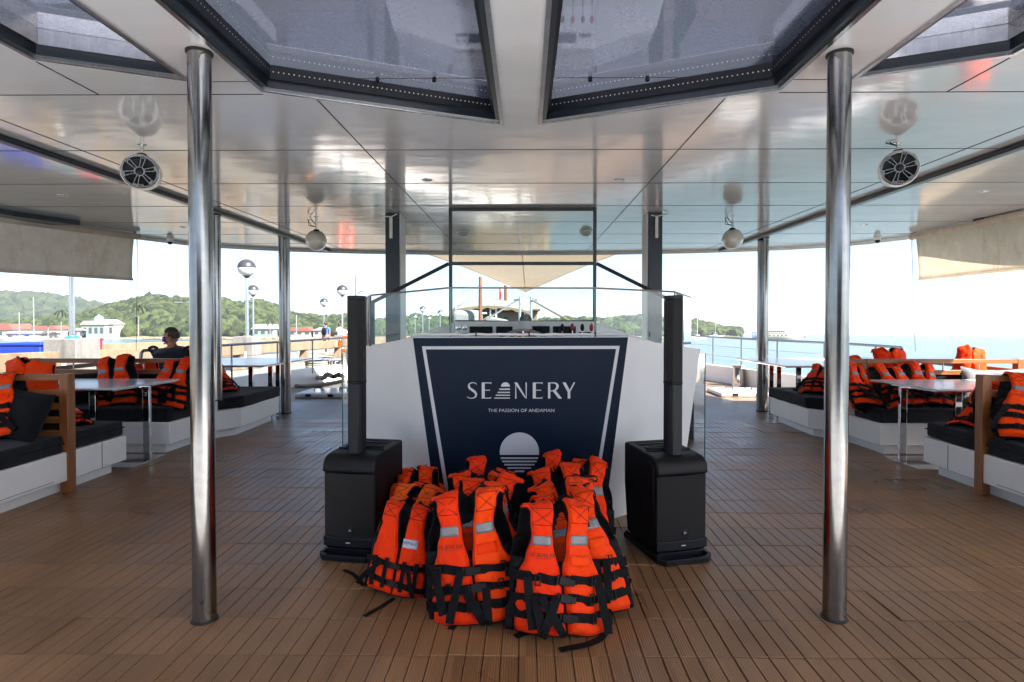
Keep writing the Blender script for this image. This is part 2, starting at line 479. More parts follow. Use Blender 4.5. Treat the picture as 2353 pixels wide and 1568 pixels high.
def skylight_mat():
    m, nt, b = new_mat('filmed_skylight_glass')
    n1 = noise_t(nt, coords(nt, (1, 1.6, 1)), 55, 4, 0.65)
    n2 = noise_t(nt, coords(nt), 1.1, 4, 0.6)
    c = ramp(nt, n2, [(0.3, (0.07, 0.075, 0.095)), (0.7, (0.16, 0.16, 0.20))])
    c = mixc(nt, ramp(nt, n1, [(0.52, 0.0), (0.66, 0.5)]), c, (0.035, 0.03, 0.05))
    nt.links.new(c, b.inputs['Base Color'])
    b.inputs['Metallic'].default_value = 0.0
    b.inputs['Roughness'].default_value = 0.04
    b.inputs['IOR'].default_value = 3.3
    tl = N(nt, 'ShaderNodeBsdfTranslucent'); tl.inputs['Color'].default_value = (0.58, 0.63, 0.74, 1)
    mx = N(nt, 'ShaderNodeMixShader'); mx.inputs[0].default_value = 0.46
    nt.links.new(b.outputs[0], mx.inputs[1]); nt.links.new(tl.outputs[0], mx.inputs[2])
    gl = N(nt, 'ShaderNodeBsdfGlossy'); gl.inputs['Color'].default_value = (0.92, 0.88, 0.97, 1); gl.inputs['Roughness'].default_value = 0.03
    m2 = N(nt, 'ShaderNodeMixShader'); m2.inputs[0].default_value = 0.48
    nt.links.new(mx.outputs[0], m2.inputs[1]); nt.links.new(gl.outputs[0], m2.inputs[2])
    nt.links.new(m2.outputs[0], nt.nodes['Material Output'].inputs['Surface'])
    return m
M['skylight'] = skylight_mat()
def concrete(name, a, c):
    m, nt, b = new_mat(name)
    n1 = noise_t(nt, coords(nt), 1.4, 6, 0.7); n2 = noise_t(nt, coords(nt), 26, 4, 0.7)
    n3 = noise_t(nt, coords(nt, (3, 3, 0.35)), 3, 4, 0.6)
    col = ramp(nt, n1, [(0.3, a), (0.7, c)])
    col = mixc(nt, ramp(nt, n3, [(0.5, 0.0), (0.75, 0.55)]), col, tuple(x*0.45 for x in a))
    col = mixc(nt, math_n(nt, 'MULTIPLY', ramp(nt, n2, [(0.45, 0.0), (0.6, 1.0)]), 0.3), col, tuple(x*0.6 for x in a))
    nt.links.new(col, b.inputs['Base Color']); b.inputs['Roughness'].default_value = 0.9
    bump(nt, b, n2, 0.4, 0.01)
    return m
M['concrete'] = concrete('weathered_concrete', (0.15, 0.108, 0.068), (0.23, 0.172, 0.11))
M['greyconcrete'] = concrete('grey_concrete', (0.14, 0.135, 0.13), (0.25, 0.24, 0.225))
M['pierdeck'] = concrete('pale_pier_concrete', (0.20, 0.18, 0.155), (0.29, 0.27, 0.235))
def water_mat():
    m, nt, b = new_mat('harbour_water')
    v = coords(nt)
    n1 = noise_t(nt, v, 0.02, 4, 0.6)
    nt.links.new(ramp(nt, n1, [(0.3, (0.055, 0.100, 0.106)), (0.7, (0.075, 0.125, 0.13))]), b.inputs['Base Color'])
    b.inputs['Roughness'].default_value = 0.2
    b.inputs['IOR'].default_value = 1.33
    b.inputs['Specular IOR Level'].default_value = 0.35
    p = bump(nt, b, noise_t(nt, coords(nt, (0.5, 1.2, 1)), 0.9, 5, 0.62), 0.55, 0.22)
    bump(nt, b, noise_t(nt, coords(nt), 0.12, 3, 0.6), 0.5, 0.8, p)
    return m
M['water'] = water_mat()
def foliage(name, a, c, sc=0.05):
    m, nt, b = new_mat(name)
    g = N(nt, 'ShaderNodeNewGeometry')
    w = N(nt, 'ShaderNodeTexWhiteNoise', noise_dimensions='1D')
    nt.links.new(g.outputs['Random Per Island'], w.inputs['W'])
    n1 = noise_t(nt, coords(nt), sc, 3, 0.6)
    n2 = noise_t(nt, coords(nt), sc*16, 4, 0.7)
    f = math_n(nt, 'ADD', math_n(nt, 'MULTIPLY', w.outputs['Value'], 0.62), math_n(nt, 'MULTIPLY', n1, 0.40))
    f = math_n(nt, 'ADD', f, math_n(nt, 'MULTIPLY_ADD', n2, 0.5, -0.25))
    nt.links.new(ramp(nt, f, [(0.2, a), (0.5, tuple((x+y)/2 for x, y in zip(a, c))), (0.85, c)]), b.inputs['Base Color'])
    b.inputs['Roughness'].default_value = 0.8; b.inputs['Specular IOR Level'].default_value = 0.2
    bump(nt, b, n2, 0.8, 0.8)
    return m
M['forest'] = foliage('forest_canopy', (0.004, 0.013, 0.005), (0.050, 0.066, 0.019))
M['forestfar'] = foliage('far_forest_canopy', (0.011, 0.024, 0.013), (0.038, 0.052, 0.024), 0.02)
M['hill'] = simple('hill_ground', (0.10, 0.095, 0.045), 0.95, var=0.4, vscale=0.05)
M['sand'] = simple('sand_and_rocks', (0.22, 0.18, 0.135), 0.95, var=0.35, vscale=0.3)
M['skin'] = simple('skin', (0.42, 0.20, 0.12), 0.5, var=0.08)
M['skindark'] = simple('tanned_skin', (0.28, 0.13, 0.075), 0.5, var=0.08)
M['hairbrown'] = simple('brown_hair', (0.06, 0.03, 0.015), 0.55, var=0.4, vscale=60, bmp=0.8, bscale=120, bdist=0.006)
M['hairblack'] = simple('black_hair', (0.01, 0.009, 0.009), 0.5, var=0.3, vscale=60)
M['shirtdark'] = fabric('charcoal_shirt', (0.024, 0.029, 0.036), 900, 12, 0.8, 0.12, 0.2, 0.6)
M['shirtwhite'] = fabric('white_shirt', (0.75, 0.75, 0.76), 900, 12, 0.8, 0.05, 0.2, 0.6)
M['canvas'] = fabric('white_canvas', (0.20, 0.20, 0.198), 400, 3, 0.85, 0.05, 0.05, 0.4)
M['shirtblue'] = fabric('blue_shirt', (0.06, 0.13, 0.28), 900, 12, 0.8, 0.1, 0.2, 0.6)
M['trousers'] = fabric('dark_trousers', (0.03, 0.028, 0.03), 900, 10, 0.8, 0.1, 0.2, 0.5)
M['shorts'] = fabric('brown_shorts', (0.16, 0.07, 0.04), 900, 10, 0.8, 0.1, 0.2, 0.5)
M['lens'] = simple('purple_mirror_lens', (0.10, 0.02, 0.45), 0.08, metal=0.8)
M['roofred'] = simple('red_roof', (0.25, 0.06, 0.045), 0.7)
M['roofgrey'] = simple('grey_roof', (0.28, 0.27, 0.27), 0.7)
M['wallwhite'] = simple('white_wall', (0.27, 0.267, 0.26), 0.8)
M['wallgreen'] = simple('pale_green_wall', (0.17, 0.225, 0.20), 0.8)
M['window'] = simple('dark_window', (0.04, 0.06, 0.07), 0.1)
M['dome'] = simple('blue_dome', (0.20, 0.52, 0.62), 0.4)
# ================================================================== SHIP: deck, roof, skylights
XC = -0.03                       # centre line of the ship
ZC = 2.66                        # ceiling height
def mir(pts): return [(2*XC - x, y) for x, y in pts]

# deck plate, bulwark outline (bow forward, +Y)
half = [(5.75, -7.0), (5.75, 7.0), (5.62, 9.0), (5.2, 11.0), (4.66, 12.6), (4.0, 14.3), (2.9, 16.2), (1.5, 17.8), (0.35, 18.6)]
outl = [(XC + x, y) for x, y in half] + [(XC - x, y) for x, y in reversed(half)]
mb = MB().prism(outl, -0.35, -0.030)
tag(mb.build('deck_plate', M['gap'], smooth=None), kind='structure')
mb = MB()
inner = [(XC + x*0.985, y) for x, y in half if y > 7.9]
fore = [(XC + 5.66, 8.12)] + [p for p in inner if p[1] > 8.12] + [(2*XC - a, b) for a, b in reversed(inner) if b > 8.12] + [(XC - 5.66, 8.12)]
mb.prism(fore, -0.029, -0.004)
tag(mb.build('foredeck', M['foredeck'], smooth=None), kind='structure')
mb = MB()
for j in range(-14, 8):                                  # behind the part the photo shows: plain sheet of the same deck
    pass
mb.box(XC-5.66, XC-4.2, 1.5, 8.1, -0.029, -0.002); mb.box(XC+4.2, XC+5.66, 1.5, 8.1, -0.029, -0.002)
tag(mb.build('deck_sheet', M['tile'], smooth=None), kind='structure')
tag(MB().box(XC-5.66, XC+5.66, -6.9, 1.495, -0.029, -0.002).build('aft_deck', M['bouncedeck'], smooth=None), kind='structure')      # unseen deck, left open and made pale to bounce sunlight forward
mb = MB()
rnd = random.Random(3)
nx = int(8.4/0.3)
for ti in range(nx):
    x0 = XC - 4.2 + ti*0.3
    for tj in range(22):
        y0 = 1.5 + tj*0.3
        a, b_, hz = rnd.gauss(0, 0.0012), rnd.gauss(0, 0.0010), rnd.gauss(0, 0.0006)
        for k in range(4):
            xa, xb = x0 + k*0.075 + 0.0018, x0 + (k+1)*0.075 - 0.0018
            ya, yb = y0 + 0.0035, y0 + 0.2965
            h = hz + rnd.gauss(0, 0.0004)
            z = lambda x, y: h + a*(x-x0-0.15)/0.15 + b_*(y-y0-0.15)/0.15
            e = 0.0016
            vs = [(xa, ya, -0.028), (xb, ya, -0.028), (xb, yb, -0.028), (xa, yb, -0.028),
                  (xa, ya, z(xa, ya)-e), (xb, ya, z(xb, ya)-e), (xb, yb, z(xb, yb)-e), (xa, yb, z(xa, yb)-e),
                  (xa+e, ya+e*.5, z(xa, ya)), (xb-e, ya+e*.5, z(xb, ya)), (xb-e, yb-e*.5, z(xb, yb)), (xa+e, yb-e*.5, z(xa, yb))]
            fs = [(0,1,5,4),(1,2,6,5),(2,3,7,6),(3,0,4,7),(4,5,9,8),(5,6,10,9),(6,7,11,10),(7,4,8,11),(8,9,10,11)]
            mb.add(vs, fs)
tag(mb.build('deck', M['tile'], smooth=None), kind='structure')
tag(MB().box(XC-4.199, XC+4.199, 1.501, 8.099, -0.0295, -0.010).build('deck_bed', M['gap'], smooth=None), kind='structure')

# bulwark + hull: one thing for the ship's shell
ship = thing('hull', 'white ship hull with a low bulwark around the foredeck', 'hull', (0, 0, 0))
mb = MB()
path = [(XC + x, y) for x, y in half if y > 6.0] + [(XC - x, y) for x, y in reversed(half) if y > 6.0]
full = [(XC + x, y) for x, y in half] + [(XC - x, y) for x, y in reversed(half)]
def wall_along(mb, pts, t, z0, z1, mi=0):
    n = len(pts)
    for i in range(n-1):
        a, b = Vector((*pts[i], 0)), Vector((*pts[i+1], 0))
        d = (b-a).normalized(); nn = Vector((-d.y, d.x, 0))*t
        vs = [a, b, b+nn, a+nn]
        mb.add([(v.x, v.y, z0) for v in vs] + [(v.x, v.y, z1) for v in vs], [(0,3,2,1),(4,5,6,7),(0,1,5,4),(1,2,6,5),(2,3,7,6),(3,0,4,7)], mi)
wall_along(mb, path, 0.12, -0.004, 0.36)
mb.build('bulwark', M['white'], ship, smooth=None)
mb = MB(); wall_along(mb, full, -0.02, -2.6, -0.006); mb.build('hull_side', M['white'], ship, smooth=None)

# roof with openings
roof_half = [(6.25, -0.2), (6.25, 4.5), (6.15, 6.2), (6.02, 7.4), (5.82, 8.6), (5.5, 9.3), (5.13, 9.7), (4.6, 10.02), (4.1, 10.25), (3.0, 10.56), (1.6, 10.78), (0.0, 10.86)]
roof_out = [(XC + x, y) for x, y in roof_half] + [(XC - x, y) for x, y in reversed(roof_half[:-1])]
def vline(x): return 3.73 - 0.43*abs(x-XC)               # front edges of the skylights lie on a shallow V
YB = 0.45
sk_c = [(XC-1.395, YB), (XC-0.122, YB), (XC-0.122, vline(XC-0.122)), (XC-1.395, vline(XC-1.395))]
sk_s = [(XC-2.31, YB), (XC-1.72, YB), (XC-1.72, vline(XC-1.72)), (XC-2.31, vline(XC-2.31))]
opens = [sk_c, mir(sk_c)[::-1], sk_s, mir(sk_s)[::-1]]
bm = bmesh.new()
def loop(pts, z):
    vs = [bm.verts.new((x, y, z)) for x, y in pts]
    return [bm.edges.new((vs[i], vs[(i+1) % len(vs)])) for i in range(len(vs))]
es = loop(roof_out, ZC)
for o_ in opens: es += loop(o_, ZC)
bmesh.ops.triangle_fill(bm, use_beauty=True, use_dissolve=False, edges=es)
bmesh.ops.recalc_face_normals(bm, faces=bm.faces)
me = bpy.data.meshes.new('ceiling')
for f in bm.faces:
    if f.normal.z > 0: f.normal_flip()
bm.to_mesh(me); bm.free(); me.materials.append(M['ceiling'])
roof = thing('roof', 'wide flat white roof over the deck with glossy panelled ceiling', 'roof')
oc = bpy.data.objects.new('ceiling', me); COL.objects.link(oc); oc.parent = roof
mb = MB()
bm = bmesh.new(); es = loop(roof_out, ZC + 0.30)
for o_ in opens: es += loop(o_, ZC + 0.30)
bmesh.ops.triangle_fill(bm, use_beauty=True, use_dissolve=False, edges=es)
bm.verts.ensure_lookup_table(); bm.verts.index_update()
mb.add([v.co.copy() for v in bm.verts], [[v.index for v in f.verts] for f in bm.faces]); bm.free()
mb.build('roof_top', M['white'], roof, smooth=None)
mb = MB(); wall_along(mb, roof_out, -0.05, ZC-0.045, ZC+0.31); wall_along(mb, roof_out, 0.05, ZC-0.02, ZC-0.002)
mb.build('edge_trim', M['whiteplastic'], roof, smooth=None)
# panel joints: dark strips standing 2 mm proud
mb = MB()
def xmax(y):
    pts = roof_half
    for (x0, y0), (x1, y1) in zip(pts, pts[1:]):
        if y0 <= y <= y1: return x0 + (x1-x0)*(y-y0)/(y1-y0) - 0.08
    return 0.1
g = 0.0035
YS = [3.2 + 1.05*k for k in range(8)]
for y in YS:
    xm = xmax(y)
    y += rnd.uniform(-0.01, 0.01)
    if y < vline(0) + 0.02:
        for s in (-1, 1):
            xa = (vline(0)-0.03 - y)/0.43 + 0.12
            mb.box(XC + s*1.42, XC + s*3.47, y-g, y+g, ZC-0.002, ZC)
            mb.box(XC + s*3.57, XC + s*xm, y-g, y+g, ZC-0.002, ZC)
    else:
        mb.box(XC-3.47, XC+3.47, y-g, y+g, ZC-0.002, ZC)
        for s in (-1, 1): mb.box(XC+s*3.57, XC+s*xm, y-g, y+g, ZC-0.002, ZC)
for s in (-1, 1):
    for x, ya, yb in ((1.15, 3.27, 10.6), (3.24, -0.1, 10.35), (2.33, 2.78, 3.19)):
        mb.box(XC+s*x-g, XC+s*x+g, ya, yb, ZC-0.0025, ZC-0.0002)
    mb.box(XC+s*1.73-g*.6, XC+s*1.35, 3.02-g*.6, 3.02+g*.6, ZC-0.0022, ZC-0.0002)
mb.build('panel_joint', M['joint'], roof, smooth=None)
for s in (-1, 1):
    mb = MB().box(XC+s*3.48, XC+s*3.56, -0.1, 10.35, ZC-0.042, ZC-0.0005)
    mb.build('ceiling_beam', M['darkblue'], roof, bevel=0.008)
    mb = MB().prism([(XC+s*6.2, 3.0), (XC+s*6.02, 3.0), (XC+s*5.86, 6.6), (XC+s*5.60, 7.25), (XC+s*6.0, 7.2), (XC+s*6.18, 5.5)], ZC-0.06, ZC-0.003)
    mb.build('side_fascia', M['darkblue'], roof, smooth=None)

def inset(poly, d):
    n = len(poly); out = []
    A = sum(poly[i][0]*poly[(i+1) % n][1] - poly[(i+1) % n][0]*poly[i][1] for i in range(n))
    sg = 1 if A > 0 else -1
    L = []
    for i in range(n):
        p, q = Vector(poly[i]), Vector(poly[(i+1) % n]); t = (q-p).normalized(); nn = Vector((-t.y, t.x))*sg*d
        L.append((p+nn, t))
    for i in range(n):
        (p, t), (q, u) = L[i-1], L[i]
        den = t.x*u.y - t.y*u.x
        k = ((q.x-p.x)*u.y - (q.y-p.y)*u.x)/den
        out.append(tuple(p + t*k))
    return out
def ringmesh(mb, outer, inner, z0, z1, mi=0):
    n = len(outer)
    vs = [(x, y, z0) for x, y in outer] + [(x, y, z0) for x, y in inner] + [(x, y, z1) for x, y in outer] + [(x, y, z1) for x, y in inner]
    fs = []
    for i in range(n):
        j = (i+1) % n
        fs += [(i, j, n+j, n+i), (2*n+i, 3*n+i, 3*n+j, 2*n+j), (i, 2*n+i, 2*n+j, j), (n+i, n+j, 3*n+j, 3*n+i)]
    mb.add(vs, fs, mi)
SKL = ['large skylight pane left of the central ceiling beam', 'large skylight pane right of the central ceiling beam',
       'narrow skylight beyond the left near pole', 'narrow skylight beyond the right near pole']
for k, o_ in enumerate(opens):
    sk = thing('skylight', SKL[k], 'skylight', (0, 0, 0), group='skylights in the roof')
    mb = MB(); ringmesh(mb, inset(o_, -0.012), inset(o_, 0.010), ZC-0.008, ZC+0.02); mb.build('rim', M['rail'], sk, smooth=None)
    mb = MB(); ringmesh(mb, inset(o_, 0.011), inset(o_, 0.036), ZC+0.004, ZC+0.15); mb.build('frame', M['darkblue'], sk, smooth=None)
    mb = MB(); ringmesh(mb, inset(o_, 0.037), inset(o_, 0.058), ZC+0.045, ZC+0.118); mb.build('inner_frame', M['rail' if k > 1 else 'blackmetal'], sk, smooth=None)
    gp = inset(o_, 0.02)
    yj = 3.32
    mb = MB(); mb.prism(gp, ZC+0.12, ZC+0.135); mb.build('pane', M['skylight'], sk, smooth=None)
    if k < 2:
        x0, x1 = sorted((gp[0][0], gp[1][0]))
        mb = MB(); mb.box(x0+0.06, x1-0.06, 3.275, 3.279, ZC+0.1185, ZC+0.121)
        mb.build('pane_joint', M['gap'], sk, smooth=None)
        for (xx, yy) in [(x0+0.25+0.32*i, 3.262) for i in range(3)] + [(x0+0.2+0.32*i, 2.31) for i in range(4)]:
            MB().lathe([(0.012, 0.0), (0.012, 0.02), (0.007, 0.026), (0, 0.026)], (0, 0, 0), 10).build('clip', M['black'], sk, loc=(xx, yy, ZC+0.094))
        mb = MB()
        q = inset(o_, 0.062)
        for (a, b) in ([(q[2], q[3]), (q[3], q[0])] if k == 0 else [(q[i], q[(i+1) % 4]) for i in range(4)]):
            a, b = Vector(a), Vector(b)
            d = (b-a)
            if abs(d.y) < 1e-4: continue
            xm_ = (a.x+b.x)/2
            if abs(xm_-XC) < 0.4 and abs(d.x) < 0.05: continue
            n_ = int(d.length/0.026); t = d.normalized(); nn = Vector((t.y, -t.x))
            cpt = Vector((sum(p[0] for p in o_)/4, sum(p[1] for p in o_)/4))
            if nn.dot(cpt-a) < 0: nn = -nn
            for i in range(n_):
                c = a + d*((i+0.5)/n_) + nn*0.003
                for zz in (0.080,):
                    w = t*0.003
                    mb.add([(c.x-w.x, c.y-w.y, ZC+zz-0.003), (c.x+w.x, c.y+w.y, ZC+zz-0.003), (c.x+w.x, c.y+w.y, ZC+zz+0.003), (c.x-w.x, c.y-w.y, ZC+zz+0.003)], [(0, 1, 2, 3)])
        mb.build('led_strip', M['lampglow'], sk, smooth=None)

# ------------------------------------------------------------------ poles and columns
def pole(name, x, y, r, z0, z1, label, group):
    t = thing(name, label, 'pole', (x, y, z0), group=group)
    n = 40
    mb = MB().lathe([(r, 0.002), (r, z1-z0)], (0, 0, 0), n); mb.build('shaft', M['steel'], t)
    mb = MB().lathe([(r+0.008, 0), (r+0.008, 0.005), (r+0.003, 0.010), (r, 0.011)], (0, 0, 0), n); mb.build('base_ring', M['rubber'], t)
    mb = MB().lathe([(r, 0), (r+0.007, 0.002), (r+0.007, 0.012), (r, 0.012)], (0, 0, z1-z0-0.013), n); mb.build('top_ring', M['gap'], t)
    return t
pl, pr = at_z(470.5, 1424, 0), at_z(1917, 1420, 0)
G_ = 'steel poles carrying the roof'
pole('support_pole', pl.x, pl.y, 0.0515, 0, ZC, 'nearest steel pole left of the navy console, standing on the deck', G_)
pole('support_pole', pr.x, pr.y, 0.0515, 0, ZC, 'nearest steel pole right of the navy console, standing on the deck', G_)
p2 = at_y(496, 700, 6.62)
pole('support_pole', p2.x, 6.62, 0.058, 0.475, ZC-0.042, 'steel pole rising from the left bench, half hidden behind the nearer pole', G_)
p2 = at_y(1921, 700, 6.62)
pole('support_pole', p2.x, 6.62, 0.058, 0.475, ZC-0.042, 'steel pole rising from the right bench, hidden behind the nearer pole', G_)
p3 = at_z(655.5, 949, 0)
pole('support_pole', p3.x, p3.y, 0.083, 0, ZC-0.0, 'far steel pole at the front end of the left benches', G_)
p3 = at_z(1751, 945, 0)
pole('support_pole', p3.x, p3.y, 0.083, 0, ZC-0.0, 'far steel pole at the front end of the right benches', G_)
for s, xa, xb, lab in ((-1, -1.648, -1.434, 'square navy column left of the helm windscreen'), (1, 1.388, 1.597, 'square navy column right of the helm windscreen')):
    t = thing('column', lab, 'column', ((xa+xb)/2, 6.9, 0), group='navy columns beside the helm')
    w = 0.165
    xo = xa if s < 0 else xb
    mb = MB().box(xo-(xa+xb)/2, xo-(xa+xb)/2 - s*w, -0.14, 0.17, 0, ZC-0.001); mb.build('shaft', M['darkblue'], t, bevel=0.006)
    mb = MB(); c0 = xo-(xa+xb)/2 - s*w
    mb.box(c0, c0-s*0.012, -0.125, 0.168, 0, ZC-0.002); mb.build('side_panel', M['beam'], t, smooth=None)
    mb = MB(); xm_ = xo-(xa+xb)/2 - s*0.075
    mb.tube([(xm_, -0.165, ZC-0.30), (xm_, -0.165, ZC-0.06)], 0.02, 10); mb.tube([(xm_-0.15*(1 if s<0 else .4), -0.155, ZC-0.035), (xm_, -0.16, ZC-0.05), (xm_+0.14*(.5 if s<0 else 1), -0.15, ZC-0.012)], 0.007, 6)
    mb.build('folded_bracket', M['whiteplastic'], t)

cab_ = thing('cabin', 'unseen dark glazed cabin front added aft to darken the pole reflections', 'cabin', (0, -5.2, 0))  # added out of view to darken pole reflections and return deck bounce
MB().box(-3.2, 3.2, -2.6, 0, 0.0, ZC-0.003).build('wall', M['white'], cab_, smooth=None)
for i in range(4):
    MB().box(-3.1+i*1.58, -1.62+i*1.58, 0.003, 0.012, 0.25, 2.35).build('window', M['screen'], cab_, smooth=None)
# ------------------------------------------------------------------ ceiling fittings
def downlight(px, py, lab):
    p = at_z(px, py, ZC)
    t = thing('downlight', lab, 'ceiling light', (p.x, p.y, ZC), group='small round ceiling lights')
    MB().lathe([(0.046, 0.0), (0.046, -0.004), (0.040, -0.008), (0.034, -0.008), (0.034, -0.004), (0, -0.004)], (0, 0, 0), 24).build('ring', M['chrome'], t)
    MB().lathe([(0.033, -0.0045), (0.026, -0.010), (0, -0.012)], (0, 0, 0), 20).build('lens', M['lampglow'], t)
downlight(982, 414, 'small chrome ceiling light above the left edge of the navy console')
downlight(1423, 413, 'small chrome ceiling light above the right edge of the navy console')
downlight(143, 449, 'small ceiling light above the left benches, near the rolled awning')
downlight(2262, 440, 'small ceiling light above the right benches, near the rolled awning')
downlight(420, 522, 'farther tiny ceiling light on the left, by the roof edge')
downlight(1985, 517, 'farther tiny ceiling light on the right, by the roof edge')
for px, py, lab in ((1065, 527, 'round white dome on the ceiling behind the windscreen, left one'), (1347, 525, 'round white dome on the ceiling behind the windscreen, right one')):
    p = at_z(px, py+6, ZC)
    t = thing('dome_light', lab, 'ceiling light', (p.x, p.y, ZC), group='white domes on the ceiling')
    MB().lathe([(0.098, 0), (0.098, -0.012), (0.086, -0.014)], (0, 0, 0), 24).build('rim', M['whiteplastic'], t)
    MB().lathe([(0.085, -0.012), (0.078, -0.042), (0.055, -0.066), (0.025, -0.078), (0, -0.08)], (0, 0, 0), 24).build('cover', M['lampwhite'], t)
for px, py, lab in ((391, 556, 'small security camera under the left roof edge'), (2016, 552, 'small security camera under the right roof edge')):
    p = at_z(px, py-8, ZC)
    t = thing('security_camera', lab, 'camera', (p.x, p.y, ZC), group='small cameras under the roof edge')
    MB().lathe([(0.05, 0), (0.05, -0.04), (0.042, -0.055)], (0, 0, 0), 20).build('housing', M['whiteplastic'], t)
    MB().sphere((0, -0.005, -0.062), 0.036, 16, 10).build('lens_ball', M['black'], t)

def text_mesh(body, name, mat, size, parent=None, extrude=0.0006, sx=1.0, spacing=1.0):
    cu = bpy.data.curves.new(name, 'FONT'); cu.body = body; cu.size = size; cu.align_x = 'CENTER'; cu.align_y = 'CENTER'
    cu.extrude = extrude; cu.space_character = spacing; cu.resolution_u = 2
    tmp = bpy.data.objects.new(name, cu); COL.objects.link(tmp)
    bpy.context.view_layer.update()
    me = bpy.data.meshes.new_from_object(tmp.evaluated_get(bpy.context.evaluated_depsgraph_get()))
    bpy.data.objects.remove(tmp); me.name = name
    me.materials.clear(); me.materials.append(mat)
    for v in me.vertices: v.co.x *= sx
    o = bpy.data.objects.new(name, me); COL.objects.link(o)
    if parent is not None: o.parent = parent
    return o

# loudspeaker pods: local +Y is the axis from grille to tail, grille at -Y
def pod(loc, rod, rot, label, wires):
    t = thing('ceiling_speaker', label, 'loudspeaker', (loc[0], loc[1], ZC), group='round loudspeaker pods hung from the ceiling')
    z = loc[2]-ZC
    MB().tube([(0, 0, 0), (0, 0, z+0.13)], 0.0125, 12).build('rod', M['rail'], t)
    MB().lathe([(0.03, 0), (0.03, -0.004), (0.014, -0.008)], (0, 0, 0), 16).build('rod_flange', M['rail'], t)
    rt = Matrix.Translation((0, 0, z-0.012)) @ Matrix.Scale(0.86, 4) @ Matrix.Rotation(rot[2], 4, 'Z') @ Matrix.Rotation(rot[0], 4, 'X')
    def B(mb, name, mat, **k):
        mb.v = [tuple(rt @ Vector(v)) for v in mb.v]; return mb.build(name, mat, t, **k)
    B(MB().lathe([(0.124, -0.11), (0.140, -0.10), (0.144, -0.05), (0.140, 0.03), (0.125, 0.11), (0.098, 0.18), (0.06, 0.225), (0.02, 0.24), (0, 0.241)], n=36, axis='y', caps=False), 'shell', M['cream'])
    B(MB().lathe([(0.132, -0.113), (0.136, -0.104), (0.124, -0.100), (0.118, -0.111), (0.132, -0.113)], n=36, axis='y', caps=False), 'rim', M['podchrome'])
    B(MB().lathe([(0.122, -0.106), (0.112, -0.098), (0.085, -0.088), (0.045, -0.080), (0, -0.079)], n=30, axis='y', caps=False), 'cone', M['black'])
    m2 = MB()
    for k in range(6):
        a = k*PI/3 + 0.25
        for sgn in (-1, 1):
            p = [(r*math.cos(a)-sgn*o2*math.sin(a), -0.114, r*math.sin(a)+sgn*o2*math.cos(a)) for r, o2 in ((0.034, 0.009), (0.07, 0.012), (0.118, 0.017))]
            m2.ribbon(p, 0.0065, [(-math.sin(a), 0, math.cos(a))]*3, 0.006)
        e = (0.116*math.cos(a), -0.114, 0.116*math.sin(a))
        m2.ribbon([(0.104*math.cos(a), -0.1145, 0.104*math.sin(a)), (0.124*math.cos(a), -0.1135, 0.124*math.sin(a))], 0.038, (-math.sin(a), 0, math.cos(a)), 0.006)
    m2.lathe([(0.028, -0.119), (0.040, -0.118), (0.042, -0.110), (0.028, -0.108)], n=24, axis='y', caps=False)
    B(m2, 'grille_spokes', M['podchrome'])
    B(MB().lathe([(0.029, -0.113), (0.020, -0.121), (0, -0.124)], n=20, axis='y', caps=False), 'tweeter', M['blackmetal'])
    tx = text_mesh('FUSION', 'badge', M['lampwhite'], 0.016, t)
    tx.matrix_local = rt @ Matrix.Translation((0, -0.116, -0.108)) @ Matrix.Rotation(PI/2, 4, 'X')
    B(MB().lathe([(0.05, -0.03), (0.045, 0.0), (0.03, 0.02), (0, 0.022)], (0, 0, 0.138), 16, 'z'), 'mount', M['black'])
    if wires:
        m3 = MB()
        for q in (0, 1):
            m3.tube([(0.01, 0, z+0.15), (-0.06-0.03*q, -0.01, z+0.17), (-0.10+0.01*q, -0.02, z+0.24-0.02*q), (-0.075, 0, z+0.28-0.03*q), (-0.04, 0, z+0.22), (0.0, 0.0, z+0.17)], 0.004, 6)
        m3.build('wire', M['black'], t)
def podat(px, py, y, *a):
    p = at_y(px, py, y); pod((p.x, p.y, p.z), None, *a)
podat(327, 394, 4.10, (R(6), 0, R(24)), 'round loudspeaker pod with spoked grille hanging nearest on the left', False)
podat(2063, 386, 4.10, (R(6), 0, R(-26)), 'round loudspeaker pod with spoked grille and looped wires hanging nearest on the right', True)
podat(727, 551, 7.0, (R(-12), 0, R(204)), 'cream loudspeaker pod facing away under the far left ceiling', True)
podat(1683, 548, 7.0, (R(-12), 0, R(156)), 'cream loudspeaker pod facing away under the far right ceiling', True)

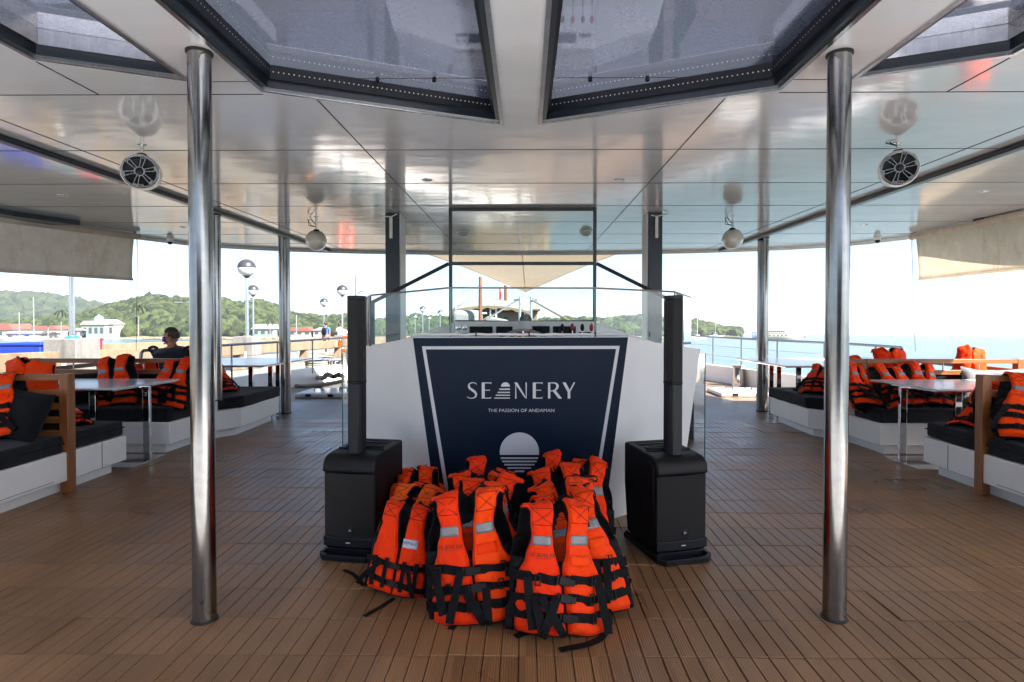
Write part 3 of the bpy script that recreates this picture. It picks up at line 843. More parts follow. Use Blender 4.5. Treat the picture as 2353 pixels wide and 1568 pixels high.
# ------------------------------------------------------------------ awnings along the roof edge
def awning(s, label, tear):
    a, b = ((at_z(313, 544, ZC-0.06), at_z(7, 504, ZC-0.06)) if s < 0 else (at_z(2098, 545, ZC-0.06), at_z(2353, 492, ZC-0.06)))
    d = (b-a); d.z = 0; d.normalize()
    b = a + d*4.2
    t = thing('awning', label, 'awning', tuple(a), group='roll-down awnings at the roof edge')
    L = (b-a).length
    MB().tube([d*(-0.03), d*L], 0.042, 16).build('roller', M['awning'], t)
    MB().box(0, 0.001, 0, 0.001, 0, 0.001)
    mb = MB()
    n = Vector((-d.y, d.x, 0)); n = n if n.x*s > 0 else -n
    mb.tube([d*(-0.06)+Vector((0, 0, 0.035))+n*0.03, d*L+Vector((0, 0, 0.035))+n*0.03], 0.022, 8); mb.build('head_rail', M['whiteplastic'], t)
    drop = 0.60
    def fn(u, v):
        p = d*(u*L + 0.015*math.sin(v*3)) + n*(0.042 + 0.03*math.sin(u*9+1.3)*v + 0.02*v) + Vector((0, 0, -drop*v))
        return p
    mb = MB().grid(fn, 60, 14); o = mb.build('cloth', M['awning'], t)
    so_ = o.modifiers.new('thick', 'SOLIDIFY'); so_.thickness = 0.002
    mb = MB().tube([d*(u/20*L) + n*(0.062+0.03*math.sin(u/20*9+1.3)) + Vector((0, 0, -drop-0.012)) for u in range(21)], 0.018, 8); mb.build('hem', M['awning'], t)
    mb = MB().cbox((0, 0, 0.02), (0.05, 0.05, 0.09)); mb.tube([(0, 0, -0.02), (0, 0.0, -0.10)], 0.004, 6)
    mb.tube([(0.010*math.cos(k*PI/6), 0, -0.12+0.02*math.sin(k*PI/6)) for k in range(12)], 0.0025, 5, closed=True)
    mb.build('bracket', M['rail'], t, bevel=0.004)
    return a
aL = awning(-1, 'long pale stained awning rolled half down at the left roof edge', 0)
aR = awning(1, 'long pale stained awning rolled half down at the right roof edge', 0)
for s, a, px, lab in ((-1, aL, 313, 'thin dark cord hanging from the left awning to the bench rail'), (1, aR, 2103, 'thin dark cord hanging from the right awning')):
    q = at_y(px, 830, a.y)
    tag(MB().tube([(a.x-s*0.02, a.y, a.z-0.05), (q.x, q.y, 0.95)], 0.0032, 5).build('cord', M['black']), lab, 'cord', 'thin cords hanging from the awnings')

# ================================================================== HELM CONSOLE
con = thing('helm_console', 'large white faceted helm console with a navy front', 'console', (0, 4.0, 0))
con_off = Vector((0, 4.0, 0))
def CP(v): return tuple(Vector(v) - con_off)
PTL, PTR = at_y(948, 776, 3.85), at_y(1444, 774.5, 3.85)
PBL, PBR = at_z(1006, 1199, 0), at_z(1389, 1199, 0)
CTL, CTR = at_y(879, 789, 4.12), at_y(1516, 789, 4.12)
CBL, CBR = at_z(961, 1181, 0), at_z(1446, 1181, 0)
OTL, OTR = at_y(792, 803, 4.55), at_y(1609, 803, 4.55)
OBL, OBR = at_z(842, 1146, 0), at_z(1563, 1146, 0)
T = [OTL, CTL, PTL, PTR, CTR, OTR]; B_ = [OBL, CBL, PBL, PBR, CBR, OBR]
mb = MB()
th = Vector((0, 0.06, 0))
vs = [CP(v) for v in T] + [CP(v) for v in B_] + [CP(v+th) for v in T] + [CP(v+th) for v in B_]
fs = []
for i in range(5):
    if i == 2: 
        fs += [(2, 3, 9, 8)]
    else:
        fs.append((i, i+1, 7+i, 6+i))
    fs += [(i, 12+i, 13+i, i+1), (12+i, 18+i, 19+i, 13+i), (6+i, 7+i, 19+i, 18+i)]
fs += [(0, 6, 18, 12), (5, 17, 23, 11)]
mb.add(vs, fs); mb.build('console_body', M['console'], con, smooth=20)
# navy sign skin, 4 mm proud of the front facet
nrm = (PTR-PTL).cross(PBL-PTL).normalized()
if nrm.y > 0: nrm = -nrm
def on_panel(px, py, off=0.0):
    d = ray(px, py); t_ = (PTL-cam.location).dot(nrm)/d.dot(nrm)
    return cam.location + d*t_ + nrm*off
def panel_poly(mb, pts, o0, o1):
    n = len(pts)
    a = [CP(on_panel(x, y, o1)) for x, y in pts]; b = [CP(on_panel(x, y, o0)) for x, y in pts]
    mb.add(a+b, [tuple(range(n)), tuple(range(n, 2*n))[::-1]] + [(i, n+i, n+(i+1) % n, (i+1) % n) for i in range(n)])
mb = MB(); panel_poly(mb, [(949, 777), (1443, 775.5), (1388.5, 1198), (1006.5, 1198)], 0.001, 0.004)
sign = mb.build('sign_panel', M['navy'], con, smooth=None)
def Z7(x, y): return (1600 + x*0.42499)*0.57446, (1300 + y*0.42499)*0.57446   # detail-view pixels
mb = MB()
o1 = [Z7(208, 201), Z7(2067, 197), (1360, 1198), (1034, 1198)]
i1 = [Z7(243, 230), Z7(2033, 226), (1352, 1198), (1042.5, 1198)]
for a, b in ((0, 1), (1, 2), (3, 0)):
    panel_poly(mb, [o1[a], o1[b], i1[b], i1[a]], 0.0042, 0.0052)
mb.build('border_line', M['signwhite'], con, smooth=None)
# lettering: letters as polygons in a common grid (x 0..1020, y 0..152)
def stroke(pts, ws):
    out = []
    n = len(pts); P = [Vector(p) for p in pts]
    L, Rr = [], []
    for i in range(n):
        t = (P[min(i+1, n-1)] - P[max(i-1, 0)]).normalized(); nn = Vector((-t.y, t.x))*ws[i]/2
        L.append(P[i]+nn); Rr.append(P[i]-nn)
    return [[tuple(L[i]), tuple(L[i+1]), tuple(Rr[i+1]), tuple(Rr[i])] for i in range(n-1)]
def smooth_pts(pts, ws, k=4):
    o, w = [], []
    n = len(pts)
    for i in range(n-1):
        p0, p1, p2, p3 = pts[max(i-1, 0)], pts[i], pts[i+1], pts[min(i+2, n-1)]
        for j in range(k):
            t = j/k
            f = lambda a, b, c, d: 0.5*(2*b + (c-a)*t + (2*a-5*b+4*c-d)*t*t + (3*b-a-3*c+d)*t**3)
            o.append((f(p0[0], p1[0], p2[0], p3[0]), f(p0[1], p1[1], p2[1], p3[1]))); w.append(ws[i]*(1-t)+ws[i+1]*t)
    o.append(pts[-1]); w.append(ws[-1])
    return o, w
def seanery():
    P = []
    c = lambda pts: P.append([(x-630, 692-y) for x, y in pts])
    def st(pts, ws):
        for q in stroke(*smooth_pts(pts, ws)): c(q)
    st([(722, 560), (708, 547), (685, 543), (660, 550), (648, 570), (655, 592), (680, 612), (707, 633), (717, 655), (708, 678), (680, 689), (655, 687), (631, 678)], [5, 7, 7, 10, 16, 20, 22, 22, 19, 13, 7, 7, 6])
    def Eh(dx, w):
        c([(770+dx, 541), (798+dx, 541), (798+dx, 692), (770+dx, 692)])
        c([(798+dx, 541), (860+dx-w, 541), (860+dx-w, 558), (850+dx-w, 549), (798+dx, 549)])
        c([(798+dx, 609), (838+dx-w, 611), (845+dx-w, 605), (845+dx-w, 622), (838+dx-w, 617), (798+dx, 617)])
        c([(798+dx, 684), (848+dx-w, 684), (858+dx-w, 674), (858+dx-w, 692), (798+dx, 692)])
    Eh(0, 0)
    c([(952, 580)] + [(993+41*math.cos(a*PI/16), 580-41*math.sin(a*PI/16)) for a in range(15, 0, -1)] + [(1035, 580)])
    for xa, y0, y1, sl_ in ((938, 598, 611, 6), (921, 629, 640, 5), (904, 656, 666, 5), (889, 683, 692, 4)):
        c([(xa, y0), (1035, y0), (1035, y1), (xa-sl_, y1)])
    c([(1087, 545), (1092, 545), (1097, 692), (1083, 692)]); c([(1075, 541), (1103, 541), (1191, 692), (1186, 692), (1170, 678)]); c([(1181, 541), (1194, 541), (1191, 692), (1185, 692)])
    Eh(480, -2)
    c([(1393, 541), (1414, 541), (1414, 692), (1393, 692)])
    st([(1412, 545), (1445, 545), (1470, 552), (1482, 575), (1472, 602), (1445, 617), (1412, 620)], [8, 9, 15, 24, 18, 9, 7])
    c([(1434, 618), (1462, 612), (1524, 692), (1492, 692)])
    c([(1530, 541), (1559, 541), (1602, 622), (1590, 640), (1578, 632)]); c([(1634, 541), (1648, 541), (1602, 628), (1592, 622)]); c([(1578, 628), (1602, 622), (1602, 692), (1578, 692)])
    return P
SEAN = seanery()
mb = MB()
for poly in SEAN:
    panel_poly(mb, [Z7(x+630, 692-y) for x, y in poly], 0.0042, 0.0052)
mb.build('sign_lettering', M['signwhite'], con, smooth=None)
mb = MB()
ctr = Z7(1124, 1198)
pts = [(Z7(1124+185*math.cos(a*PI/24), 1197-186*math.sin(a*PI/24))) for a in range(-1, 26)]
panel_poly(mb, pts[::-1], 0.0042, 0.0052)
for k in range(5):
    y0 = 1245 + k*31; hw = math.sqrt(max(0, 186**2-((y0+8)-1197)**2))
    panel_poly(mb, [Z7(1124-hw, y0), Z7(1124+hw, y0), Z7(1124+hw*0.98, y0+15), Z7(1124-hw*0.98, y0+15)], 0.0042, 0.0052)
gh = MB()
for pts_, ws_ in (([(985, 412), (1060, 385), (1150, 372), (1235, 366)], [3, 9, 12, 4]), ([(1060, 398), (1180, 392), (1300, 394), (1392, 396)], [4, 9, 9, 4]), ([(870, 480), (915, 452), (1010, 447), (1140, 446), (1235, 432)], [4, 10, 12, 14, 6]), ([(870, 481), (1050, 470), (1200, 468), (1320, 472)], [3, 7, 7, 3])):
    for q in stroke(*smooth_pts(pts_, ws_)): panel_poly(gh, [Z7(x, y) for x, y in q], 0.0041, 0.0056)
gh.build('ghost_emblem', M['navy'], con, smooth=None)
mb.build('sun_emblem', M['signwhite'], con, smooth=None)
tg = text_mesh('THE PASSION OF ANDAMAN', 'sign_tagline', M['signwhite'], 1.0, con, 0.0)
bb = [v.co for v in tg.data.vertices]; w_ = max(v.x for v in bb)-min(v.x for v in bb); h_ = max(v.y for v in bb)-min(v.y for v in bb)
x0_, y0_ = min(v.x for v in bb), min(v.y for v in bb)
for v in tg.data.vertices:
    X, Y = Z7(830 + (v.co.x-x0_)/w_*(1452-830), 819 - (v.co.y-y0_)/h_*(819-788))
    v.co = Vector(CP(on_panel(X, Y, 0.0052)))
# glass screen on the console
def glass_pane(name, parent, off, quad, mat='glass', th=0.008, edge=True):
    a, b, c_, d = [Vector(q) for q in quad]
    n = (b-a).cross(d-a).normalized()*th/2
    mb = MB(); q = [a, b, c_, d]
    mb.add([tuple(v+n-off) for v in q] + [tuple(v-n-off) for v in q], [(0, 1, 2, 3)], 0)
    return mb.build(name, M[mat], parent, smooth=None)
gt = [at_y(836, 686, 4.55), at_y(852, 679, 4.16), at_y(1035, 661.5, 3.92), at_y(1368, 662.5, 3.92), at_y(1550, 671, 4.16), at_y(1587, 684, 4.55)]
gb = [at_y(836, 798, 4.55), at_y(852, 796, 4.16), at_y(1035, 774, 3.92), at_y(1368, 774, 3.92), at_y(1550, 795, 4.16), at_y(1587, 800, 4.55)]
scr = thing('glass_screen', 'clear glass screen with thin steel top rail standing on the console', 'glass screen', (0, 4.0, 0))
for i in range(5):
    glass_pane('pane', scr, con_off, [gb[i], gb[i+1], gt[i+1], gt[i]])
MB().tube([CP(v) for v in gt], 0.0065, 8).build('top_rail', M['railing'], scr)
for i in (1, 2, 3, 4):
    MB().tube([CP(gb[i]), CP(gt[i])], 0.005 if i in (1, 4) else 0.007, 6).build('upright', M['glassedge' if i in (2, 3) else 'blackmetal'], scr)
MB().tube([CP(gb[5]), CP(gt[5])], 0.004, 6).build('pane_edge', M['glassedge'], scr)
cab = MB().tube([CP(at_y(948+i*24.8, 770-2.0*math.sin(i*1.3)**2, 3.90)) for i in range(21)], 0.009, 8)
tag(cab.build('cable', M['whiteplastic'], None, loc=con_off), 'white cable clipped along the console top below the glass', 'cable')
for px in (1094, 1216, 1368, 1493):
    p = at_y(px, 768, 3.89)
    tag(MB().cbox((p.x, p.y, p.z+0.0), (0.008, 0.012, 0.034)).build('cable_tie', M['black'], bevel=0.002), 'black tie holding the white cable on the console top', 'cable tie', 'ties holding the white cable')
# low glass side walls beside the helm
for s, px, lab in ((-1, 787, 'tall clear side glass standing on the deck left of the console'), (1, 1620, 'tall clear side glass standing on the deck right of the console')):
    q = at_y(px, 900, 5.5)
    t = thing('side_glass', lab, 'glass panel', (q.x, 5.5, 0), group='side glass of the helm')
    xi = 2*XC*0 + q.x - s*0.55
    glass_pane('pane', t, Vector((q.x, 5.5, 0)), [(q.x, 5.5, 0.005), (q.x-s*0.02, 7.6, 0.005), (q.x-s*0.02, 7.6, 1.14), (q.x, 5.5, 1.09)], 'acrylic')
    glass_pane('pane', t, Vector((q.x, 5.5, 0)), [(q.x, 5.5, 0.005), (xi, 5.48, 0.005), (xi, 5.48, 1.09), (q.x, 5.5, 1.09)], 'acrylic')
    MB().tube([(0, 0, 0.005), (0, 0, 1.09)], 0.005, 6).build('edge', M['glassedge'], t)

# windscreen frame forward of the wheel
ws = thing('helm_windscreen', 'tall steel framed windscreen from dashboard to ceiling', 'windscreen', (0, 6.45, 0))
wo_ = Vector((0, 6.45, 0))
xl, xr = at_y(1035.5, 600, 6.45).x, at_y(1366.5, 600, 6.45).x
zt = at_y(1200, 606, 6.45).z
q = 0.019
zf = 1.25
mb = MB()
for x in (xl, xr): mb.box(x-q, x+q, -q, q, zf, ZC-0.001)
mb.build('upright', M['frame'], ws, bevel=0.004)
mb = MB().box(xl+q, xr-q, -q*0.95, q*0.95, zt-q, zt+q); mb.box(xl+q, xr-q, -q*0.95, q*0.95, ZC-0.04, ZC-0.002); mb.build('crossbar', M['frame'], ws, bevel=0.004)
for s, x in ((-1, xl), (1, xr)):
    e = Vector((XC+s*1.70, 0, 1.60))
    MB().tube([(x+s*0.02, 0, zt), tuple(e)], 0.021, 8).build('brace', M['frame'], ws)
    glass_pane('side_pane', ws, wo_, [(x+s*0.03, 6.45, 0.8), (e.x, 6.45, 0.8), (e.x, 6.45, e.z-0.02), (x+s*0.03, 6.45, zt-0.02)])
    MB().box(e.x-0.012, e.x+0.012, -0.1, 0.1, 0.8, 1.6).build('end_glass', M['glassedge'], ws)
glass_pane('lower_pane', ws, wo_, [(xl+q, 6.45, 1.3), (xr-q, 6.45, 1.3), (xr-q, 6.45, zt-q), (xl+q, 6.45, zt-q)])
glass_pane('upper_pane', ws, wo_, [(xl+q, 6.45, zt+q), (xr-q, 6.45, zt+q), (xr-q, 6.45, ZC-0.04), (xl+q, 6.45, ZC-0.04)])

# dashboard with instruments
YD = 5.9
db = thing('dashboard', 'white dashboard with black screens and round gauges under the windscreen', 'dashboard', (0, YD, 0))
def DP(px, py, off=0.0): 
    p = at_y(px, py, YD-off); return p
a, b = DP(1044, 738.5), DP(1366, 738.5)
mb = MB().box(a.x, b.x, 0, 0.05, 0.7, a.z); mb.box(a.x, b.x, 0.05, 0.5, a.z-0.03, a.z)
mb.build('panel', M['white'], db, bevel=0.012)
mb = MB().box(a.x, b.x, -0.45, 0, 0.62, 0.98); mb.build('lower_desk', M['white'], db, bevel=0.02)
for s, x in ((-1, a.x), (1, b.x)):
    mb = MB().prism([(x, 0.7), (x, a.z-0.01), (x+s*0.62, 1.18), (x+s*0.75, 0.7)], 0.0, 0.5, plane='xz'); mb.build('side_wing', M['console'], db, bevel=0.01)
for i, (x0, x1, y0, y1) in enumerate(((1079, 1132, 750.5, 772), (1140, 1178, 750.5, 771), (1211, 1263, 749.5, 771), (1270.5, 1323, 750, 772), (1048, 1074, 765.5, 772), (1330, 1356, 763, 771))):
    p, q2 = DP(x0, y0), DP(x1, y1)
    f = MB().box(p.x, q2.x, -0.012, -0.001, q2.z, p.z).build('display', M['black'], db, bevel=0.004)
    MB().box(p.x+0.012, q2.x-0.012, -0.0135, -0.0125, q2.z+0.01, p.z-0.01).build('screen', M['screen'], f, smooth=None)
for px in (1053, 1068):
    p = DP(px, 754)
    f = MB().lathe([(0.026, 0), (0.026, -0.012), (0.021, -0.014)], (p.x, 0, p.z), 20, 'y').build('gauge', M['chrome'], db)
    MB().lathe([(0.02, -0.0135), (0, -0.0135)], (p.x, 0, p.z), 20, 'y').build('dial', M['screen'], f)
for px, py, m in ((1292, 753, 'black'), (1315, 752, 'red'), (1338, 753, 'black'), (1359, 753, 'red')):
    p = at_y(px, py, 5.45)
    lv = thing('throttle_lever', {'1292': 'black topped throttle lever left of the red one', '1315': 'red topped throttle lever between two black ones', '1338': 'black topped throttle lever between two red ones', '1359': 'red topped throttle lever nearest the windscreen upright'}[str(px)], 'lever', (p.x, p.y, p.z), group='throttle levers on the helm')
    MB().sphere((0, 0, 0), (0.019, 0.019, 0.036), 14, 10).build('knob', M[m], lv)
    MB().tube([(0, 0, -0.03), (0, 0.02, -0.43)], 0.006, 8).build('stem', M['chrome'], lv)
wh = thing('steering_wheel', 'large steel steering wheel behind the glass screen', 'steering wheel', tuple(at_y(1202, 843, 5.2)), (R(-12), 0, 0))
MB().tube([(0.337*math.cos(k*PI/32), 0, 0.337*math.sin(k*PI/32)) for k in range(64)], 0.013, 10, closed=True).build('rim', M['chrome'], wh)
MB().tube([(0.30*math.cos(k*PI/32), 0.02, 0.30*math.sin(k*PI/32)) for k in range(64)], 0.008, 8, closed=True).build('inner_ring', M['rail'], wh)
mb = MB()
for k in range(5):
    an = PI/2 + k*2*PI/5; mb.tube([(0, 0.02, 0), (0.33*math.cos(an), 0, 0.33*math.sin(an))], 0.009, 8)
mb.build('spoke', M['chrome'], wh)
MB().lathe([(0, -0.02), (0.04, -0.015), (0.05, 0.02), (0.02, 0.18), (0.02, 0.75)], (0, 0, 0), 16, 'y').build('hub', M['chrome'], wh)
# colourful scarf tied round a small post on the dash
gp_ = at_y(1208, 752, 5.72)
gd = thing('scarf_post', 'small post on the dashboard wrapped in red, yellow and green cloth', 'garland', (gp_.x, gp_.y, 1.0))
MB().tube([(0, 0, 0), (0, 0, gp_.z-1.0+0.03)], [0.05, 0.05], 12).build('post', M['beige'], gd)
MB().sphere((0, 0, gp_.z-1.0+0.075), (0.062, 0.062, 0.05), 16, 10).build('cap', M['canvas'], gd)
MB().lathe([(0.055, 0.30), (0.068, 0.33), (0.062, 0.37), (0.07, 0.40), (0.052, 0.43)], (0, 0, -0.02), 14).build('white_wrap', M['shirtwhite'], gd)
mb = MB().sphere((0.0, -0.01, 0.28), (0.10, 0.075, 0.055), 14, 8, 0, lambda d: 1+0.2*math.sin(d.x*9)*math.cos(d.z*7)); mb.ribbon([(0.02, -0.07, 0.28), (0.045, -0.09, 0.2), (0.06, -0.09, 0.1), (0.075, -0.08, 0.0)], 0.07, (1, 0, 0), 0.01); mb.build('red_cloth', M['red'], gd)
MB().ribbon([(-0.02, -0.07, 0.27), (-0.03, -0.09, 0.18), (-0.03, -0.09, 0.05)], 0.05, (1, 0, 0), 0.01).build('yellow_cloth', M['yellow'], gd)
MB().ribbon([(0.005, -0.075, 0.27), (0.012, -0.095, 0.18), (0.015, -0.095, 0.05)], 0.035, (1, 0, 0), 0.01).build('green_cloth', M['teal'], gd)
# ================================================================== BENCHES, TABLES, CUSHIONS
def X(s, ax): return XC + s*ax
def marble():
    m, nt, b = new_mat('pale_polished_tabletop')
    n = noise_t(nt, coords(nt, (1, 2.5, 1)), 3.0, 6, 0.65, 1.6)
    nt.links.new(ramp(nt, n, [(0.35, (0.60, 0.61, 0.65)), (0.5, (0.72, 0.73, 0.76)), (0.7, (0.78, 0.79, 0.81))]), b.inputs['Base Color'])
    b.inputs['Roughness'].default_value = 0.16
    return m
M['marble'] = marble()
def cushion(parent, poly, z0, z1, name='seat_cushion', seam=None, org=Vector((0, 0, 0))):
    """soft box cushion from a plan polygon: slightly crowned top, rounded rim"""
    bm = bmesh.new()
    vs = [bm.verts.new((x-org.x, y-org.y, z0-org.z)) for x, y in poly]
    f = bm.faces.new(vs)
    r = bmesh.ops.extrude_face_region(bm, geom=[f])
    up = [v for v in r['geom'] if isinstance(v, bmesh.types.BMVert)]
    for v in up: v.co.z += z1-z0
    bmesh.ops.recalc_face_normals(bm, faces=bm.faces)
    bmesh.ops.bevel(bm, geom=list(bm.edges), offset=0.028, segments=4, profile=0.6, affect='EDGES')
    bmesh.ops.triangulate(bm, faces=bm.faces)
    for _ in range(3):
        lng = [e for e in bm.edges if e.calc_length() > 0.12]
        if lng: bmesh.ops.subdivide_edges(bm, edges=lng, cuts=1, use_grid_fill=False)
        bmesh.ops.triangulate(bm, faces=bm.faces)
    for v in bm.verts:
        p = v.co
        k = noise.noise(Vector((p.x*4, p.y*4, p.z*9)))*0.010 + noise.noise(Vector((p.x*13, p.y*13, p.z*20+5)))*0.004
        v.co += v.normal*k if v.normal.length > 0 else Vector((0, 0, 0))
    me = bpy.data.meshes.new(name); bm.to_mesh(me); bm.free()
    me.shade_smooth(); me.materials.append(M['cushion'])
    o = bpy.data.objects.new(name, me); COL.objects.link(o); o.parent = parent
    return o
def piping(parent, poly, z, org):
    MB().tube([(x-org.x, y-org.y, z-org.z) for x, y in poly], 0.0045, 6, closed=True).build('piping', M['pillow'], parent)
def backrest(t, s, org, y, a0, a1, dark=True, low=False):
    """slatted teak backrest along x"""
    P = lambda v: tuple(Vector(v)-org)
    d = 0.08
    for ax, zb in ((a0, 0.0), (a1, 0.0)):
        MB().box(X(s, ax)-org.x, X(s, ax+s*0+0.072)-org.x if s > 0 else X(s, ax+0.072)-org.x, y-org.y, y+d-org.y, zb, 0.969).build('post', M['teakz'], t, bevel=0.004)
    xa, xb = X(s, a0+0.073)-org.x, X(s, a1-0.001)-org.x
    y0 = y-org.y
    MB().box(xa, xb, y0+0.002, y0+d-0.002, 0.918, 0.966).build('top_rail', M['teakx'], t, bevel=0.004)
    mb = MB()
    for z in (0.79, 0.68, 0.57, 0.46): mb.box(xa, xb, y0+0.012, y0+0.048, z, z+0.052)
    mb.build('slats', M['teakx'], t, bevel=0.003)
    mb = MB()
    for k in range(1, 4):
        x = xa + (xb-xa)*k/4.0; mb.tube([(x, y0+0.04, 0.842), (x, y0+0.04, 0.918)], 0.007, 8)
    mb.build('spacer', M['rail'], t)
    if dark:
        mb = MB().grid(lambda u, v: (xa+(xb-xa)*u, y0+0.075+0.03*math.sin(u*23)*0.4+0.05*(1-abs(2*v-1)**3), 0.50+0.30*v), 40, 8)
        o = mb.build('back_cushion', M['pillow'], t)
        o.modifiers.new('thick', 'SOLIDIFY').thickness = 0.05
GB = 'white based benches with charcoal cushions'
for s, side in ((-1, 'left'), (1, 'right')):
    # nearest bench, double sided
    org = Vector((X(s, 4.6), 4.6, 0))
    t = thing('bench', 'nearest %s bench with teak post and slatted back, cut by the frame edge' % side, 'bench', tuple(org), group=GB)
    def bx(name, a0, a1, y0, y1, z0, z1, m, bv=0.006):
        return MB().box(X(s, a0)-org.x, X(s, a1)-org.x, y0-org.y, y1-org.y, z0, z1).build(name, M[m], t, bevel=bv)
    bx('plinth', 3.80, 5.55, 3.6, 5.27, 0.001, 0.102, 'white', 0)
    bx('base', 3.70, 5.60, 3.5, 5.335, 0.10, 0.335, 'white', 0.01)
    for (ya, yb) in ((3.52, 4.05), (4.055, 4.62), (4.74, 5.32)):
        aa = [(3.715, 4.36), (4.365, 5.0), (5.005, 5.58)] if ya > 4.7 else [(3.715, 5.58)]
        for a0, a1 in aa:
            c = [(X(s, a0), ya), (X(s, a1), ya), (X(s, a1), yb), (X(s, a0), yb)]
            cu = cushion(t, c, 0.336, 0.475, org=org)
            e = 0.004
            piping(cu, [(X(s, a0-e), ya-e), (X(s, a1+e), ya-e), (X(s, a1+e), yb+e), (X(s, a0-e), yb+e)], 0.41, org)
    backrest(t, s, org, 4.63, 3.685, 5.52)
    mb = MB()
    for ya in (3.95, 5.02): mb.box(X(s, 3.6975)-org.x, X(s, 3.70)-org.x, ya-0.002-org.y, ya+0.002-org.y, 0.108, 0.328)
    mb.box(X(s, 3.6975)-org.x, X(s, 3.70)-org.x, 3.6-org.y, 4.5-org.y, 0.128, 0.131)
    mb.build('panel_gap', M['joint'], t, smooth=None)
    # second bench: seat facing aft, backrest, wide lounge forward
    org = Vector((X(s, 4.6), 7.0, 0))
    t = thing('bench', 'second %s bench with angled white base, beyond the table' % side, 'bench', tuple(org), group=GB)
    poly = [(3.70, 5.99), (3.665, 6.55), (3.58, 6.75), (3.43, 6.95), (3.43, 8.03), (5.6, 8.03), (5.6, 5.99)]
    MB().prism([(X(s, a)-org.x, y-org.y) for a, y in poly], 0.10, 0.335).build('base', M['white'], t, bevel=0.01)
    pol2 = [(3.79, 6.06), (3.76, 6.6), (3.67, 6.8), (3.52, 7.0), (3.52, 7.97), (5.5, 7.97), (5.5, 6.06)]
    MB().prism([(X(s, a)-org.x, y-org.y) for a, y in pol2], 0.001, 0.102).build('plinth', M['white'], t, smooth=None)
    MB().box(X(s, 3.60)-org.x, X(s, 3.84)-org.x, 6.52-org.y, 6.75-org.y, 0.336, 0.474).build('pole_step', M['white'], t, bevel=0.01)
    cushion(t, [(X(s, a), y) for a, y in ((3.715, 6.0), (3.69, 6.44), (5.58, 6.44), (5.58, 6.0))], 0.336, 0.475, org=org)
    cushion(t, [(X(s, a), y) for a, y in ((3.64, 6.77), (3.42, 7.0), (3.40, 8.02), (5.58, 8.02), (5.58, 6.77))], 0.336, 0.475, org=org)
    backrest(t, s, org, 6.50, 3.86 if s < 0 else 3.86, 5.55)
    MB().box(X(s, 3.66)-org.x, X(s, 3.859)-org.x, 6.502-org.y, 6.54-org.y, 0.918, 0.966).build('top_rail', M['teakx'], t, bevel=0.004)
    MB().box(X(s, 5.56)-org.x, X(s, 5.62)-org.x, 6.582-org.y, 8.0-org.y, 0.80, 0.85).build('side_rail', M['teakx'], t, bevel=0.004)
    mb = MB()
    for y in (7.0, 7.5, 7.97): mb.tube([(X(s, 5.59)-org.x, y-org.y, 0.34), (X(s, 5.59)-org.x, y-org.y, 0.80)], 0.012, 8)
    mb.build('side_upright', M['rail'], t)
    # tables
    def table(name, lab, a0, a1, y0, y1, legs, plate=True, num=None):
        org = Vector((X(s, (a0+a1)/2), (y0+y1)/2, 0))
        t = thing(name, lab, 'table', tuple(org), group='tables between the benches')
        MB().prism([(X(s, a)-org.x, y-org.y) for a, y in ((a0+0.10, y0), (a0, y1), (a1, y1), (a1, y0))], 0.756, 0.774).build('tabletop', M['marble'], t, bevel=0.003)
        MB().prism([(X(s, a)-org.x, y-org.y) for a, y in ((a0+0.104, y0+0.004), (a0+0.004, y1-0.004), (a1-0.004, y1-0.004), (a1-0.004, y0+0.004))], 0.746, 0.755).build('edge_trim', M['chrome'], t, smooth=None)
        for i, (ax, y) in enumerate(legs):
            lg = MB().box(X(s, ax)-0.032-org.x, X(s, ax)+0.032-org.x, y-0.018-org.y, y+0.018-org.y, 0.008, 0.746).build('leg', M['chrome'], t, bevel=0.002)
            if i == 0 and plate:
                pl_ = MB().box(X(s, ax)-0.019-org.x, X(s, ax)+0.023-org.x, y-0.0195-org.y, y-0.0185-org.y, 0.64, 0.73).build('number_plate', M['black'], lg, smooth=None)
                if num:
                    tx = text_mesh(num, 'numeral', M['lampwhite'], 0.05, lg); tx.location = (X(s, ax)-org.x+0.002, y-0.0201-org.y, 0.672); tx.rotation_euler = (PI/2, 0, 0)
        if plate:
            MB().box(X(s, a0+0.02)-org.x, X(s, a0+1.2)-org.x, y0+0.12-org.y, y1-0.22-org.y, 0.001, 0.008).build('base_plate', M['chrome'], t, bevel=0.002)
    table('table', 'pale topped table on chrome legs between the two %s benches' % side, 3.70, 5.25, 5.30, 6.17, ((3.74, 5.69), (4.36, 5.80)), True, '2' if s < 0 else None)
    table('table', 'farther pale topped table at the front of the %s benches' % side, 3.50, 4.95, 7.95, 9.5, ((3.62, 8.2), (3.62, 8.45), (3.95, 8.3), (4.8, 8.3)), False)
def pillow(loc, rot, w, h, th, mat, label):
    def f(sgn):
        def g(u, v):
            a, b = 2*u-1, 2*v-1
            k = (1-abs(a)**3)*(1-abs(b)**3)
            pin = 1-0.07*(1-a*a)*b*b
            x = a*w/2*(1-0.08*(1-abs(b)**2)*abs(a)**2*0+0.0) * (1-0.06*(1-b*b)); z = b*h/2*(1-0.06*(1-a*a))
            nn = noise.noise(Vector((x*9+loc[0]*7, z*9, sgn*3)))*0.012
            return (x, sgn*(th/2*math.sqrt(max(k, 0))+nn*k), z + h/2)
        return g
    mb = MB().grid(f(1), 16, 14).grid(f(-1), 16, 14, flip=True)
    o = mb.build('pillow', M[mat], smooth=60); o.location = loc; o.rotation_euler = rot
    return tag(o, label, 'pillow', 'loose pillows on the benches')
pillow((-3.97, 4.40, 0.475), (R(-22), R(6), R(-12)), 0.42, 0.40, 0.14, 'pillow', 'black square pillow leaning on the nearest left backrest beside an orange jacket')
